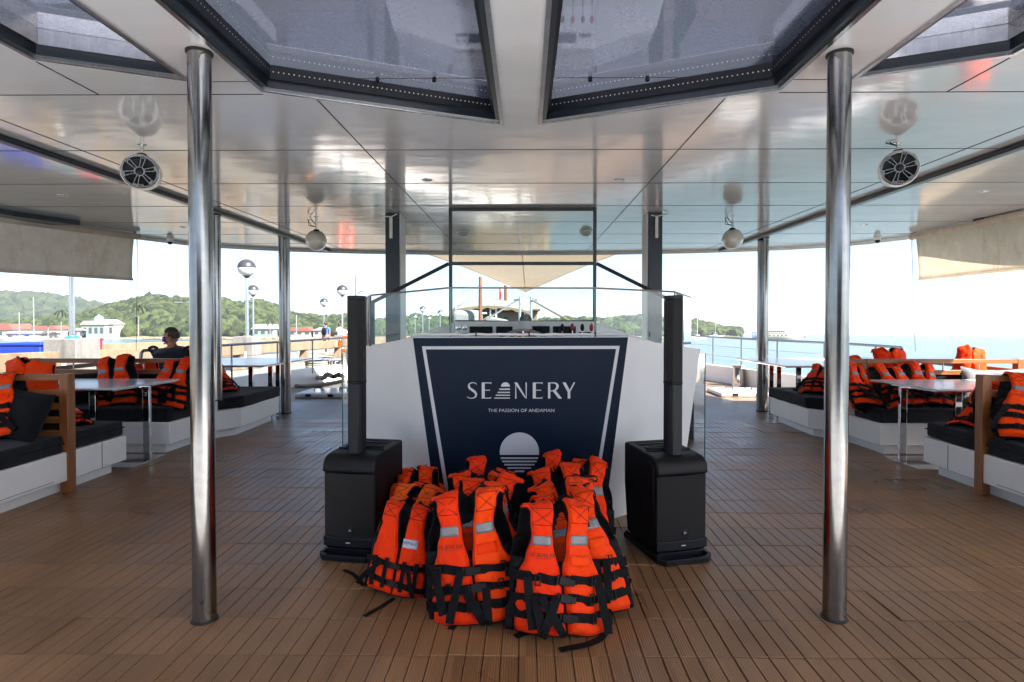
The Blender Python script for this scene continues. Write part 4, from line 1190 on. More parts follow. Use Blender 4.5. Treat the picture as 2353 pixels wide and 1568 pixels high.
pillow((-4.88, 6.32, 0.475), (R(-16), R(-4), R(10)), 0.62, 0.36, 0.16, 'pillow', 'black pillow slumped behind the left table')
pillow((-4.9, 7.1, 0.475), (R(-25), R(10), R(10)), 0.60, 0.40, 0.14, 'pillow', 'dark pillow showing above the rail of the second left bench')
pillow((5.0, 6.30, 0.475), (R(-18), R(10), R(-8)), 0.5, 0.40, 0.15, 'pillowgrey', 'light grey pillow beside the orange jackets on the right bench')
pillow((5.28, 6.22, 0.475), (R(-18), R(-6), R(-20)), 0.5, 0.42, 0.15, 'pillowgrey', 'grey pillow at the outer end of the second right bench')
pillow((5.12, 6.36, 0.475), (R(-12), R(-6), R(-4)), 0.5, 0.38, 0.12, 'pillow', 'black pillow between two grey ones on the second right bench')
pillow((4.12, 4.46, 0.475), (R(-22), R(-12), R(12)), 0.5, 0.42, 0.14, 'pillow', 'black pillow behind the orange jacket on the nearest right bench')

# ================================================================== COLUMN LOUDSPEAKERS
def perforated():
    m, nt, b = new_mat('perforated_black_grille')
    tc = N(nt, 'ShaderNodeTexCoord'); sp = N(nt, 'ShaderNodeSeparateXYZ'); nt.links.new(tc.outputs['Object'], sp.inputs[0])
    k = 2*PI/0.0085
    a = math_n(nt, 'SINE', math_n(nt, 'MULTIPLY', sp.outputs[0], k)); c = math_n(nt, 'SINE', math_n(nt, 'MULTIPLY', sp.outputs[2], k))
    g = math_n(nt, 'MULTIPLY', a, c)
    nt.links.new(ramp(nt, g, [(0.42, (0.001, 0.001, 0.001)), (0.6, (0.034, 0.035, 0.040))]), b.inputs['Base Color'])
    b.inputs['Roughness'].default_value = 0.4
    bump(nt, b, g, 0.8, 0.003)
    return m
M['grille'] = perforated()
def column_speaker(loc, yaw, label):
    t = thing('column_speaker', label, 'loudspeaker', loc, (0, 0, yaw), 'black column loudspeakers beside the console')
    w = 0.165
    # cabinet: side outline with a rounded front shoulder
    side = [(0.012, 0.118), (0.012, 0.50), (-0.012, 0.505), (-0.014, 0.53), (-0.006, 0.565), (0.015, 0.590), (0.05, 0.602), (0.12, 0.608), (0.43, 0.618), (0.445, 0.61), (0.445, 0.36), (0.40, 0.05), (0.012, 0.045)]
    mb = MB().prism(side, -w, w, plane='yz'); mb.build('cabinet', M['black'], t, bevel=0.016, seg=3)
    for s in (-1, 1):
        mb = MB()
        mb.prism([(0.03, 0.12), (0.03, 0.56), (0.10, 0.57), (0.20, 0.40), (0.22, 0.15)], s*(w+0.001), s*(w+0.006), plane='yz')
        mb.build('side_panel', M['black'], t, bevel=0.004)
    def gf(u, v):
        a = 2*u-1
        return (a*0.158, 0.004-0.016*(1-a*a), 0.122+0.378*v)
    MB().grid(gf, 16, 4).build('grille', M['grille'], t)
    MB().prism([(-0.166, 0.016), (0.166, 0.016), (0.166, -0.004), (0.09, -0.018), (-0.09, -0.018), (-0.166, -0.004)], 0.062, 0.121).build('front_band', M['blackmetal'], t, bevel=0.006)
    MB().cbox((0.0, -0.0195, 0.092), (0.026, 0.003, 0.005)).build('status_light', M['lampglow'], t, smooth=None)
    MB().cbox((0.012, -0.0135, 0.165), (0.036, 0.006, 0.042)).build('badge', M['blackmetal'], t, bevel=0.003)
    tx = text_mesh('JBL', 'badge_lettering', M['signwhite'], 0.018, t, 0.0003, 0.8); tx.location = (0.012, -0.0171, 0.165); tx.rotation_euler = (PI/2, 0, 0)
    mb = MB()
    mb.prism([(-0.175, -0.03), (-0.135, -0.072), (0.135, -0.072), (0.175, -0.03), (0.155, -0.028), (0.125, -0.048), (-0.125, -0.048), (-0.155, -0.028)], 0.002, 0.034)
    mb.prism([(-0.175, -0.0295), (-0.154, -0.0295), (-0.152, 0.05), (-0.172, 0.42), (-0.178, 0.42)], 0.002, 0.036); mb.prism([(0.175, -0.0295), (0.178, 0.42), (0.172, 0.42), (0.152, 0.05), (0.154, -0.0295)], 0.002, 0.036)
    mb.prism([(-0.151, 0.012), (0.151, 0.012), (0.168, 0.42), (-0.168, 0.42)], 0.001, 0.044)
    mb.build('foot_handle', M['blackmetal'], t, bevel=0.005)
    mb = MB()
    for (y0, y1) in ((0.20, 0.255), (0.32, 0.39)):
        o_ = [(-0.115, y0), (0.115, y0), (0.115, y1), (-0.115, y1)]
        z = 0.6185+0.0
        ringmesh(mb, o_, inset(o_, 0.012), 0.609, z+0.004)
    mb.box(-0.15, 0.15, 0.165, 0.172, 0.608, 0.618); mb.box(-0.15, 0.15, 0.41, 0.417, 0.612, 0.622)
    mb.build('top_handle', M['blackmetal'], t, bevel=0.003)
    mb = MB()
    for (y0, y1) in ((0.213, 0.242), (0.333, 0.377)): mb.box(-0.102, 0.102, y0, y1, 0.610, 0.6178)
    mb.build('handle_recess', M['gap'], t, smooth=None)
    mb = MB()
    for x in (-0.14, 0.14):
        for y in (0.18, 0.40): mb.lathe([(0.006, 0), (0.006, 0.005), (0, 0.006)], (x, y, 0.612), 8)
    mb.build('screw', M['blackmetal'], t)
    oc8 = [(-0.049, -0.02), (-0.03, -0.048), (0.03, -0.048), (0.049, -0.02), (0.049, 0.035), (0.03, 0.05), (-0.03, 0.05), (-0.049, 0.035)]
    cy = 0.105
    P = lambda k: [(x*k, y*k+cy) for x, y in oc8]
    MB().prism(P(0.98), 0.604, 1.028).build('column_base', M['blackmetal'], t, bevel=0.003)
    MB().prism(P(1.03), 1.029, 1.041).build('column_joint', M['black'], t, bevel=0.002)
    MB().prism(P(1.0), 1.042, 1.535).build('column_grille', M['grille'], t, bevel=0.003)
    MB().prism(P(1.0), 1.536, 1.560).build('column_cap', M['blackmetal'], t, bevel=0.004)
    return t
column_speaker((-1.05, 3.40, 0.0), R(-9), 'black column loudspeaker on a box base left of the jacket pile')
column_speaker((0.92, 3.38, 0.0), R(15), 'black column loudspeaker on a box base right of the jacket pile')
tag(MB().tube([(0.72, 3.62, 0.14), (0.705, 3.72, 0.10), (0.69, 3.80, 0.03), (0.73, 3.9, 0.006), (0.86, 3.95, 0.006)], 0.005, 6).build('power_cable', M['black']), 'black power cable running down behind the right loudspeaker', 'cable')

# ================================================================== LIFE JACKETS
def ss(a, b, x):
    t = min(1, max(0, (x-a)/(b-a))); return t*t*(3-2*t)
def interp(keys, v):
    for (v0, a), (v1, b) in zip(keys, keys[1:]):
        if v <= v1: 
            return a + (b-a)*ss(v0, v1, v)
    return keys[-1][1]
def jacket(seed, style, label):
    big = not style.startswith('small')
    H = 0.655 if big else 0.50
    HW = 0.215 if big else 0.165
    k = HW/0.215
    rn = random.Random(seed)
    off = Vector((seed*3.7, seed*1.9, seed*2.3))
    RB = 0.072*k
    belts = [0.115*H, 0.24*H, 0.355*H] if big else [0.10*H, 0.26*H]
    drop = {1: rn.uniform(0, 0.075), -1: rn.uniform(0, 0.075)}; dxs = {1: rn.uniform(-0.025, 0.03), -1: rn.uniform(-0.03, 0.025)}; fwd = {1: rn.uniform(-0.03, 0.03), -1: rn.uniform(-0.03, 0.03)}
    tw = rn.uniform(-0.055, 0.055); sag = rn.uniform(-0.03, 0.07); asym = rn.uniform(-0.03, 0.03)
    def smap(x, v, o=0.0, back=False):
        xx = min(1.0, abs(x)/(HW*1.04))
        b = (0.062 + 0.03*(1-v/H))*k
        t = max(0.0, (v-0.80*H)/(0.20*H))
        if back: t0 = t; t *= ss(0.12, 0.50, abs(x)/HW)
        a = t*PI/2
        prof = (1-xx**2.8)
        y = b*prof*math.cos(min(a, PI/2)) 
        z = min(v, 0.80*H) + RB*math.sin(a)*1.1
        if back: z += (t0-t)*0.125*H
        z -= 0.05*k*xx**2*ss(0.3, 1.0, t)
        nx_ = (2.0*xx**1.4*b/(HW)) * (1 if x > 0 else -1)
        n = Vector((nx_*0.9, -math.cos(a) if not back else math.cos(a), math.sin(a)*1.0)).normalized()
        p = Vector((x, (-y if not back else y), z))
        sgx = 11.0 if x > 0 else 0.0
        w = noise.noise(Vector((x*8+sgx, v*7, 4 if back else 0))+off)*0.020 + noise.noise(Vector((x*24+sgx, v*20, 1))+off)*0.006
        rg = 1-abs(noise.noise(Vector((x*13+v*9+sgx, v*11-x*8, 7))+off))*2.2
        w -= 0.009*max(0.0, rg)**3
        p.x += 0.018*k*noise.noise(Vector((sgx, v*5.0, 2))+off)*ss(0.2, 0.7, v/H)
        p += n*(o + w*k)
        sg = max(-1.0, min(1.0, x/(0.06*k))); wq = (0.5+0.5*sg); qa = ss(0.40, 1.0, v/H)
        p.z -= (drop[1]*wq+drop[-1]*(1-wq))*qa*k; p.x += (dxs[1]*wq+dxs[-1]*(1-wq))*qa*k; p.y += (fwd[1]*wq+fwd[-1]*(1-wq))*qa*k
        p.x += tw*(v/H)**2 + asym*math.sin(v/H*3)
        p.y += sag*math.sin(v/H*PI)*0.6
        p.z += 0.008*noise.noise(Vector((x*7, 0, 9))+off)
        return p
    front_in = [(0, 0.005), (0.40*H, 0.006), (0.60*H, 0.026*k), (0.84*H, 0.046*k), (H, 0.044*k)]
    front_out = [(0, 0.226*k), (0.12*H, 0.218*k), (0.36*H, 0.198*k), (0.50*H, 0.158*k), (0.66*H, 0.132*k), (0.82*H, 0.150*k), (H, 0.190*k)] if big else \
                [(0, 0.205*k), (0.38*H, 0.198*k), (0.50*H, 0.172*k), (0.64*H, 0.150*k), (0.80*H, 0.158*k), (H, 0.185*k)]
    back_in = [(0, 0.0), (0.93*H, 0.0), (0.96*H, 0.02*k), (H, 0.060*k)]
    back_out = [(0, 0.222*k), (0.40*H, 0.214*k), (0.60*H, 0.204*k), (0.76*H, 0.182*k), (H, 0.190*k)]
    root = thing('life_jacket', label, 'life jacket')
    TH = 0.026*k if big else 0.020
    def panel(name, sgn, inn, out, back, T):
        nu, nv = 12, 30
        def P(u, v, face):
            vv = v*H
            a, b = interp(inn, vv), interp(out, vv)
            s = u
            x = sgn*(a+(b-a)*s)
            wd = max(b-a, 1e-4)
            eu = min(s, 1-s)*wd/(0.017*k); ev = vv/0.03
            e = min(1.0, eu)*1.0
            pr = math.sqrt(max(0, 1-(1-min(1, eu))**2))*math.sqrt(max(0, 1-(1-min(1, ev))**2))
            for vb in belts: pr *= 1-0.42*math.exp(-((vv-vb)/(0.022*k))**2)
            pr *= 1-0.35*ss(0.80, 1.0, v)
            if face: o = 0.005 + T*pr
            else: o = -0.005
            return smap(x, vv, o, back)
        vs = []; fs = []; mi = []
        n1 = nu+1
        for face in (1, 0):
            for j in range(nv+1):
                for i in range(n1): vs.append(P(i/nu, j/nv, face))
        off_ = n1*(nv+1)
        mb = MB()
        outer = []; innr = []
        for j in range(nv):
            for i in range(nu):
                a = j*n1+i; outer.append((a, a+1, a+n1+1, a+n1))
                innr.append((off_+a, off_+a+n1, off_+a+n1+1, off_+a+1))
        rim = []
        loop_ = [(0, i) for i in range(n1)] + [(j, nu) for j in range(1, nv+1)] + [(nv, i) for i in range(nu-1, -1, -1)] + [(j, 0) for j in range(nv-1, 0, -1)]
        idx = [j*n1+i for j, i in loop_]
        for q in range(len(idx)):
            a, b = idx[q], idx[(q+1) % len(idx)]
            rim.append((a, b, off_+b, off_+a))
        mb.add(vs, outer, 0)
        base = 0
        mb.f += [tuple(f) for f in innr]; mb.m += [1]*len(innr)
        mb.f += [tuple(f) for f in rim]; mb.m += [1]*len(rim)
        # piping along the edges
        pip = [vs[i]*0.5+vs[off_+i]*0.5 for i in idx]
        mb.tube(pip, 0.0048*k, 5, 1, closed=True)
        col = 'orange' if style != 'faded' and style != 'small_faded' else 'orangefade'
        return mb.build(name, [M[col], M['lining']], root, smooth=60)
    for sgn in (-1, 1):
        panel('front_panel', sgn, front_in, front_out, False, TH)
        panel('back_panel', sgn, back_in, back_out, True, TH*0.8)
    # dark side pads between front and back
    for sgn in (-1, 1):
        mb = MB()
        def f(u, v):
            vv = v*0.50*H
            a = smap(sgn*interp(front_out, vv), vv, 0.0); b = smap(sgn*interp(back_out, vv), vv, 0.0, True)
            p = a.lerp(b, u); p.x += sgn*0.028*math.sin(u*PI)*k
            return p
        mb.grid(f, 6, 10)
        o = mb.build('side_pad', M['lining'], root, smooth=60); o.modifiers.new('thick', 'SOLIDIFY').thickness = 0.012
    # waist straps
    top = TH+0.009
    def at(x, v, o=0.0): return smap(x, v, top*(0.78 if o == 0 else 1)+o)
    for vb in belts:
        mb = MB()
        for sgn in (-1, 1):
            tilt = rn.uniform(-0.02, 0.02)
            xs = [sgn*(0.012+0.205*k*i/9) for i in range(10)]
            pts = [at(x, vb+tilt*(abs(x)/HW)+0.004*math.sin(x*40)) for x in xs]
            e = pts[-1]; pts += [e+Vector((sgn*0.018, 0.03, 0)), Vector((e.x+sgn*0.018, 0.0, e.z)), Vector((e.x+sgn*0.006, 0.06*k, e.z))]
            mb.ribbon(pts, 0.042*k if big else 0.026, (0, 0, 1), 0.003)
        st_ = mb.build('waist_strap', M['webbing'], root, smooth=40)
        bx_ = rn.uniform(-0.01, 0.01)
        c = at(bx_, vb, 0.006)
        bb = MB().cbox((0, 0, 0), (0.052*k, 0.012, 0.038*k)); bb.cbox((0.036*k, 0, 0), (0.026*k, 0.009, 0.03*k)); bb.cbox((-0.034*k, 0, 0), (0.010*k, 0.010, 0.044*k))
        bb.build('buckle', M['buckle'], root, bevel=0.003, loc=c, rot=(R(rn.uniform(-8, 8)), R(rn.uniform(-14, 14)), 0))
        for sgn in (-1, 1):
            x = sgn*rn.uniform(0.10, 0.15)*k
            c = at(x, vb, 0.004)
            bb = MB(); ringmesh(bb, [(-0.014, -0.024*k), (0.014, -0.024*k), (0.014, 0.024*k), (-0.014, 0.024*k)], [(-0.009, -0.019*k), (0.009, -0.019*k), (0.009, 0.019*k), (-0.009, 0.019*k)], -0.003, 0.003)
            bb.build('strap_slider', M['buckle'], root, bevel=0.001, loc=c, rot=(PI/2, 0, sgn*0.5))
    # loose strap ends hanging down the front
    for n_ in range(5 if big else 2):
        x = rn.uniform(-0.17, 0.17)*k; v0 = rn.choice(belts[1:])+0.01; ln = rn.uniform(0.16, 0.26)*k
        dx = rn.uniform(-0.13, 0.13)
        pts = []
        for i in range(9):
            q = i/8; vv = v0-ln*q
            if vv > 0.005: p = at(x+dx*q, max(vv, 0.0), 0.012+0.012*math.sin(q*PI)+0.02*q)
            else:
                p = at(x+dx*q, 0.004, 0.03); p.y -= (0.005-vv)*0.8; p.z = 0.006+0.004*n_
            pts.append(p)
        MB().ribbon(pts, 0.040*k if big else 0.022, (1, 0, 0.0), 0.003).build('loose_strap', M['webbing'], root, smooth=40)
    if not big:
        mb = MB()
        for sgn in (-1, 1):
            for x in (0.055, 0.125):
                pts = [at(sgn*x*k*1.1, v, 0.004) for v in [belts[0]-0.03+ (belts[1]-belts[0]+0.06)*i/6 for i in range(7)]]
                mb.ribbon(pts, 0.022, (1, 0, 0), 0.003)
        mb.build('webbing_loops', M['webbing'], root, smooth=40)
    # patches and print
    def patch(name, sgn, x0, x1, v0, v1, mat, o):
        mb = MB().grid(lambda u, w_: smap(sgn*(x0+(x1-x0)*u), v0+(v1-v0)*w_, TH+0.0075+o), 6, 4)
        ob = mb.build(name, M[mat], root); ob.modifiers.new('thick', 'SOLIDIFY').thickness = 0.0016
    if big:
        for sgn in (-1, 1):
            patch('reflective_patch', sgn, 0.042*k, 0.126*k, 0.600*H, 0.675*H, 'reflective', 0.0)
        patch('pocket', 1, 0.035*k, 0.13*k, 0.455*H, 0.53*H, 'orange', 0.001)
        mb = MB()
        for poly in SEAN:
            mb.add([smap(-0.142+x*0.118/1020, 0.515*H+(y-0)*0.118/1020, TH+0.0105) for x, y in poly], [tuple(range(len(poly)))])
        mb.build('chest_lettering', M['print'], root, smooth=None)
        body, cx, vy, wd, nm, mt = 'THE PASSION OF ANDAMAN', -0.082, 0.505*H, 0.075, 'chest_tagline', 'print'
    else:
        patch('chest_label', 1, 0.018, 0.094, 0.455*H, 0.545*H, 'label', 0.001)
        body, cx, vy, wd, nm, mt = 'DEEP BLUE', 0.056, 0.505*H, 0.066, 'label_lettering', 'printblue'
    tx = text_mesh(body, nm, M[mt], 1.0, root, 0.0)
    xs = [v.co.x for v in tx.data.vertices]; sc = wd/(max(xs)-min(xs)); xm = (max(xs)+min(xs))/2
    for v in tx.data.vertices:
        v.co = smap(cx+(v.co.x-xm)*sc, vy+v.co.y*sc*(1.0 if big else 1.3), TH+(0.0105 if big else 0.0135))
    # dark stitching across the shoulder straps
    for sgn in (-1, 1):
        mb = MB()
        for (u0, v0_, u1, v1_) in ((0.04, 0.76, 0.96, 0.76), (0.04, 0.87, 0.96, 0.87), (0.06, 0.765, 0.94, 0.865), (0.06, 0.865, 0.94, 0.765)):
            pts = []
            for i in range(7):
                q = i/6; vv = (v0_+(v1_-v0_)*q)*H; ua = u0+(u1-u0)*q
                x0s, x1s = interp(front_in, vv), interp(front_out, vv)
                pts.append(smap(sgn*(x0s+(x1s-x0s)*ua), vv, 0.005+TH*(1-0.35*ss(0.80, 1.0, vv/H))+0.0012))
            mb.tube(pts, 0.0014, 4)
        mb.build('stitching', M['print'], root, smooth=None)
    # hang loop at the nape
    zt_ = smap(0.0, 0.93*H, 0, True)
    MB().ribbon([zt_+Vector((-0.03*k, 0, -0.005)), zt_+Vector((-0.022*k, -0.005, 0.03)), zt_+Vector((0.0, -0.01, 0.042)), zt_+Vector((0.022*k, -0.005, 0.028)), zt_+Vector((0.03*k, 0, -0.008))], 0.010, (0, 1, 0), 0.003).build('hang_loop', M['webbing'], root)
    return root
GP, GBJ = 'life jackets piled in front of the console', 'life jackets left on the benches'
protos = {}
used = set()
def put(kind, loc, rot, label, group, scale=None):
    key = kind
    if key not in protos:
        style = kind.rstrip('0123456789')
        protos[key] = jacket(sum(ord(c) for c in kind) % 91 + int(kind[-1])*5, style, label)
    r = protos[key]
    if key not in used:
        used.add(key)
        r.location = loc; r.rotation_euler = rot; r['label'] = label; r['group'] = group
        if scale: r.scale = scale
        return r
    return dup(r, loc, rot, label, group, scale)
def J(kind, px, py, z, lean, roll, yaw, label, group, y=None, scale=None):
    p = at_z(px, py, z) if y is None else at_y(px, py, y)
    return put(kind, (p.x, p.y, z), (R(-lean), R(roll), R(yaw)), label, group, scale)
# left row: smaller jackets with a pale chest label
small = [('small1', 916, 1374, 'front small orange jacket with a pale chest label, left row of the pile'),
         ('small_faded2', 928, 0, 'faded orange small jacket, second in the left row of the pile'),
         ('small_faded2', 922, 0, 'faded orange small jacket, third in the left row of the pile'),
         ('small1', 948, 0, 'small orange jacket, fourth in the left row of the pile'),
         ('small3', 955, 0, 'small orange jacket, third from the back of the left row'),
         ('small1', 965, 0, 'small orange jacket, second from the back of the left row'),
         ('small3', 963, 0, 'rearmost small jacket of the left row, nearest the console')]
y = 2.96
jr = random.Random(11)
for i, (kd, px, py, lab) in enumerate(small):
    q = at_y(px-6, 1200, y); q.x += jr.uniform(-.012, .012)
    put(kd, (q.x, y, 0.0), (R(-(21+jr.uniform(-4, 4))), R(jr.uniform(-9, 9)), R(-8+jr.uniform(-13, 13))), lab, GP, (jr.uniform(.90, 1.0), 1, jr.uniform(.94, 1.04)))
    y += 0.155
mid = [('large1', 1106, 'front jacket of the middle row, with chest lettering and two grey patches'),
       ('large5', 1118, 'second jacket of the middle row, tie loop at its neck'),
       ('large3', 1100, 'third jacket of the middle row, wide dark neck opening'),
       ('large6', 1094, 'fourth jacket of the middle row, next to the rearmost'),
       ('large2', 1088, 'rearmost jacket of the middle row against the navy sign')]
y = 2.70
for i, (kd, px, lab) in enumerate(mid):
    q = at_y(px, 1250, y)
    put(kd, (q.x, y, 0.0), (R(-(19+jr.uniform(-3, 3))), R(jr.uniform(-6, 6) if i == 0 else jr.uniform(-10, 10)), R(-3+jr.uniform(-12, 12))), lab, GP, (.98 if i == 0 else jr.uniform(.87, .97), 1, jr.uniform(.95, 1.03)))
    y += 0.17
rgt = [('large4', 1290, 'front jacket of the right row, tilted, loose black straps on the deck'),
       ('large5', 1348, 'second jacket of the right row, shifted to the right behind the front one'),
       ('large3', 1342, 'third jacket of the right row, shoulders above the second'),
       ('large6', 1334, 'fourth jacket of the right row, in the middle of the stack'),
       ('large4', 1322, 'fifth jacket of the right row, dark collar showing'),
       ('large5', 1312, 'sixth jacket of the right row, just before the rearmost'),
       ('large2', 1306, 'rearmost jacket of the right row beside the sun emblem')]
y = 2.60
for i, (kd, px, lab) in enumerate(rgt):
    q = at_y(px, 1250, y)
    put(kd, (q.x, y, 0.0), (R(-(19+jr.uniform(-3, 3))), R(7 if i == 0 else jr.uniform(-10, 10)), R(12 if i == 0 else 4+jr.uniform(-13, 13))), lab, GP, (1.0 if i == 0 else jr.uniform(.88, .98), 1, jr.uniform(.95, 1.03)))
    y += 0.148
# straps lying on the deck belong to front jackets
fr = [o for o in S.objects if o.get('label', '').startswith('front jacket of the right row')][0]
fm = [o for o in S.objects if o.get('label', '').startswith('front jacket of the middle row')][0]
fs_ = [o for o in S.objects if o.get('label', '').startswith('front small orange')][0]
def lying(root, pix, w=0.034):
    pts = [at_z(px, py, 0.006) for px, py in pix]
    bpy.context.view_layer.update()
    inv = root.matrix_world.inverted()
    MB().ribbon([inv @ p for p in smooth3(pts)], w, [inv.to_3x3() @ Vector((0.45, 1, 0))]*len(smooth3(pts)), 0.004).build('loose_strap', M['webbing'], root, smooth=40)
def smooth3(p):
    out = []
    for i in range(len(p)-1):
        for j in range(5):
            t = j/5; a, b, c, d = p[max(i-1, 0)], p[i], p[i+1], p[min(i+2, len(p)-1)]
            out.append(0.5*((2*b)+(c-a)*t+(2*a-5*b+4*c-d)*t*t+(3*b-a-3*c+d)*t**3))
    out.append(p[-1]); return out
lying(fr, [(1392, 1432), (1385, 1462), (1352, 1480), (1310, 1489), (1286, 1494)])
lying(fr, [(1335, 1430), (1335, 1450), (1330, 1462)])
lying(fm, [(1245, 1432), (1230, 1445), (1210, 1453), (1184, 1463)])
lying(fm, [(1100, 1415), (1040, 1420), (1012, 1412)], 0.03)
lying(fr, [(1300, 1446), (1262, 1440), (1236, 1447), (1222, 1440)])
lying(fm, [(1030, 1412), (1046, 1428), (1036, 1446)])
lying(fr, [(1420, 1380), (1438, 1350), (1446, 1330)], 0.03)
lying(fs_, [(905, 1375), (880, 1392), (858, 1404), (838, 1416)], 0.022)
lying(fs_, [(835, 1345), (812, 1320), (790, 1310)], 0.022)
# on the benches
BZ = 0.476
J('large1', 254, 0, BZ, 24, -9, 8, 'left of two jackets leaning on the second left backrest, behind the table', GBJ, y=6.16, scale=(1.0, 1.0, 0.95))
J('large3', 372, 0, BZ, 22, 8, -8, 'right of two jackets leaning on the second left backrest, behind the table', GBJ, y=6.16, scale=(1.0, 1.0, 0.93))
J('large2', 340, 0, BZ, 10, 3, 176, 'jacket behind the second left backrest, showing between its two upper rails', GBJ, y=6.86, scale=(.9, .9, .76))
J('large4', 432, 0, BZ, 10, -3, 184, 'jacket behind the second left backrest, next to the near left pole', GBJ, y=6.84, scale=(.9, .9, .74))
J('large2', -34, 0, BZ, 26, -10, 24, 'jacket cut by the left frame edge, on the nearest left bench', GBJ, y=4.38, scale=(1, 1, 1))
J('large3', 52, 0, BZ, -6, 4, 186, 'jacket standing back to front behind the nearest left backrest, humped over its top rail', GBJ, y=4.98, scale=(1.1, 1, 1.0))
J('small1', 168, 0, BZ, 60, 4, 70, 'crumpled jacket beside the teak post of the nearest left bench', GBJ, y=5.0, scale=(.7, .7, .7))
J('large4', 512, 0, BZ, 40, 6, 60, 'jacket lying behind the near left pole on the front lounge', GBJ, y=7.3, scale=(.75, .75, .75))
J('large4', 2008, 0, BZ, 34, 14, 22, 'leftmost of three jackets on the second right bench', GBJ, y=6.14, scale=(1, 1, 0.88))
J('large2', 2092, 0, BZ, 36, -4, 10, 'middle of three jackets on the second right bench', GBJ, y=6.12, scale=(1, 1, 0.9))
J('large1', 2165, 0, BZ, 40, 9, 6, 'rightmost of three jackets on the second right bench', GBJ, y=6.14, scale=(1, 1, 0.92))
J('large3', 1962, 0, BZ, 8, -4, 190, 'jacket behind the second right backrest, next to the near right pole', GBJ, y=6.86, scale=(.85, .85, .85))
J('large1', 2046, 0, BZ, 6, 3, 172, 'jacket behind the second right backrest, topping its upper rail', GBJ, y=6.9)
J('large4', 2226, 0, BZ, 2, -2, 160, 'sunlit jacket standing highest behind the right rail, against the sea', GBJ, y=7.0, scale=(.82, .9, 1.02))
J('large3', 2392, 0, BZ, 26, 10, -22, 'jacket cut by the right frame edge, on the nearest right bench', GBJ, y=4.38, scale=(1, 1, 1))
J('large1', 2320, 0, BZ, 6, 4, 4, 'jacket standing behind the nearest right backrest, under its top rail', GBJ, y=4.95, scale=(1, 1, .74))
J('small3', 2222, 0, BZ, 62, -4, -60, 'crumpled dark jacket beside the teak post of the nearest right bench', GBJ, y=5.0, scale=(.7, .7, .7))
J('large2', 1878, 0, BZ, 44, -6, -50, 'jacket lying on the front right lounge beside the near pole', GBJ, y=7.2, scale=(.8, .8, .8))
# ================================================================== FOREDECK: rails, bollards, hatches, sail
def deckpt(px, py, z=0.0): return at_z(px, py, z)
def railing(s, pts_px, label, end_bend):
    """top rail from picture points at rail height, uprights down to the bulwark"""
    zr = 1.0
    P = [at_z(px, py, zr) for px, py in pts_px]
    t = thing('guard_rail', label, 'railing', tuple(P[0]), group='steel guard rails round the foredeck')
    o = P[0].copy()
    pts = [p-o for p in smooth3(P)]
    if end_bend: pts = [pts[0]+Vector((0, -0.06, -0.62)), pts[0]+Vector((0, -0.06, -0.10)), pts[0]+Vector((0, -0.045, -0.03))] + pts
    MB().tube(pts, 0.021, 10).build('top_rail', M['railing'], t)
    ups = MB()
    # posts at regular steps
    acc = 0; nxt = 0.6
    SP = smooth3(P)
    for a, b in zip(SP, SP[1:]):
        L = (b-a).length
        while acc + L > nxt:
            q = a.lerp(b, (nxt-acc)/L)
            MB().tube([q-o-Vector((0, 0, 0.015)), (q.x-o.x, q.y-o.y, 0.33-o.z)], 0.016, 8).build('post', M['railing'], t)
            nxt += 1.12
        acc += L
    for dz in (-0.2, -0.42):
        MB().tube([p-o+Vector((0, 0, dz)) for p in SP], 0.0035, 5).build('wire', M['railing'], t)
railing(1, [(2070, 799), (2040, 796.5), (1947, 790.5), (1831, 785), (1716, 779), (1588, 772), (1480, 768.5), (1380, 766.5), (1290, 765.5), (1215, 765)], 'curved steel guard rail on the right bow, against the sea', True)
railing(-1, [(330, 806), (440, 799), (511, 794), (645, 786), (796, 776.5), (900, 771), (1010, 767.5), (1100, 766), (1180, 765.3)], 'curved steel guard rail on the left bow, facing the pier', True)

def bollard(px, py, r, h, label, rope=0):
    p = deckpt(px, py)
    t = thing('bollard', label, 'bollard', tuple(p), group='mooring bollards on the foredeck')
    MB().lathe([(r*1.15, 0), (r*1.15, 0.03), (r, 0.04), (r, h-0.04), (r*1.35, h-0.02), (r*1.35, h), (0, h+0.005)], (0, 0, 0), 24).build('drum', M['chrome'], t)
    return p
bollard(1696, 887, 0.115, 0.44, 'large chrome bollard on the right foredeck, nearest one')
bollard(1652, 871, 0.09, 0.33, 'smaller chrome bollard on the right foredeck, beyond the large one')
bollard(1631, 866, 0.09, 0.33, 'smallest chrome bollard on the right foredeck, farthest one')
pb = bollard(729, 873, 0.2, 0.48, 'drum bollard wound with pale mooring rope, left foredeck')
pb2 = bollard(775, 872, 0.16, 0.46, 'drum bollard beyond the rope pile, left foredeck')
def coil(c, r, h, turns, rr, label):
    pts = []
    for i in range(turns*16+1):
        a = 2*PI*i/16; f = i/(turns*16)
        pts.append((r*(1+0.05*math.sin(a*1.7))*math.cos(a), r*(1+0.05*math.cos(a*1.3))*math.sin(a), 0.05 + h*f + 0.01*math.sin(a*2)))
    o = MB().tube(pts, rr, 7).build('rope_coil', M['rope'], loc=c)
    tag(o, label, 'rope')
coil((pb.x, pb.y, 0.02), 0.24, 0.36, 7, 0.03, 'pale mooring rope wound round the left bollard')
rr_ = random.Random(5)
a = deckpt(690, 884); pts = [deckpt(675, 886, .03), deckpt(700, 887.5, .03), deckpt(730, 885, .03), deckpt(760, 880, .03), deckpt(784, 875, .03), deckpt(790, 870, .04)]
tag(MB().tube(smooth3(pts), 0.035, 8).build('mooring_rope', M['rope']), 'thick pale rope lying along the sunlit left foredeck', 'rope')
pts = [deckpt(728, 866, .1), deckpt(742, 869, .2), deckpt(752, 861, .35), deckpt(766, 866, .18), deckpt(778, 862, .32), deckpt(788, 866, .12)]
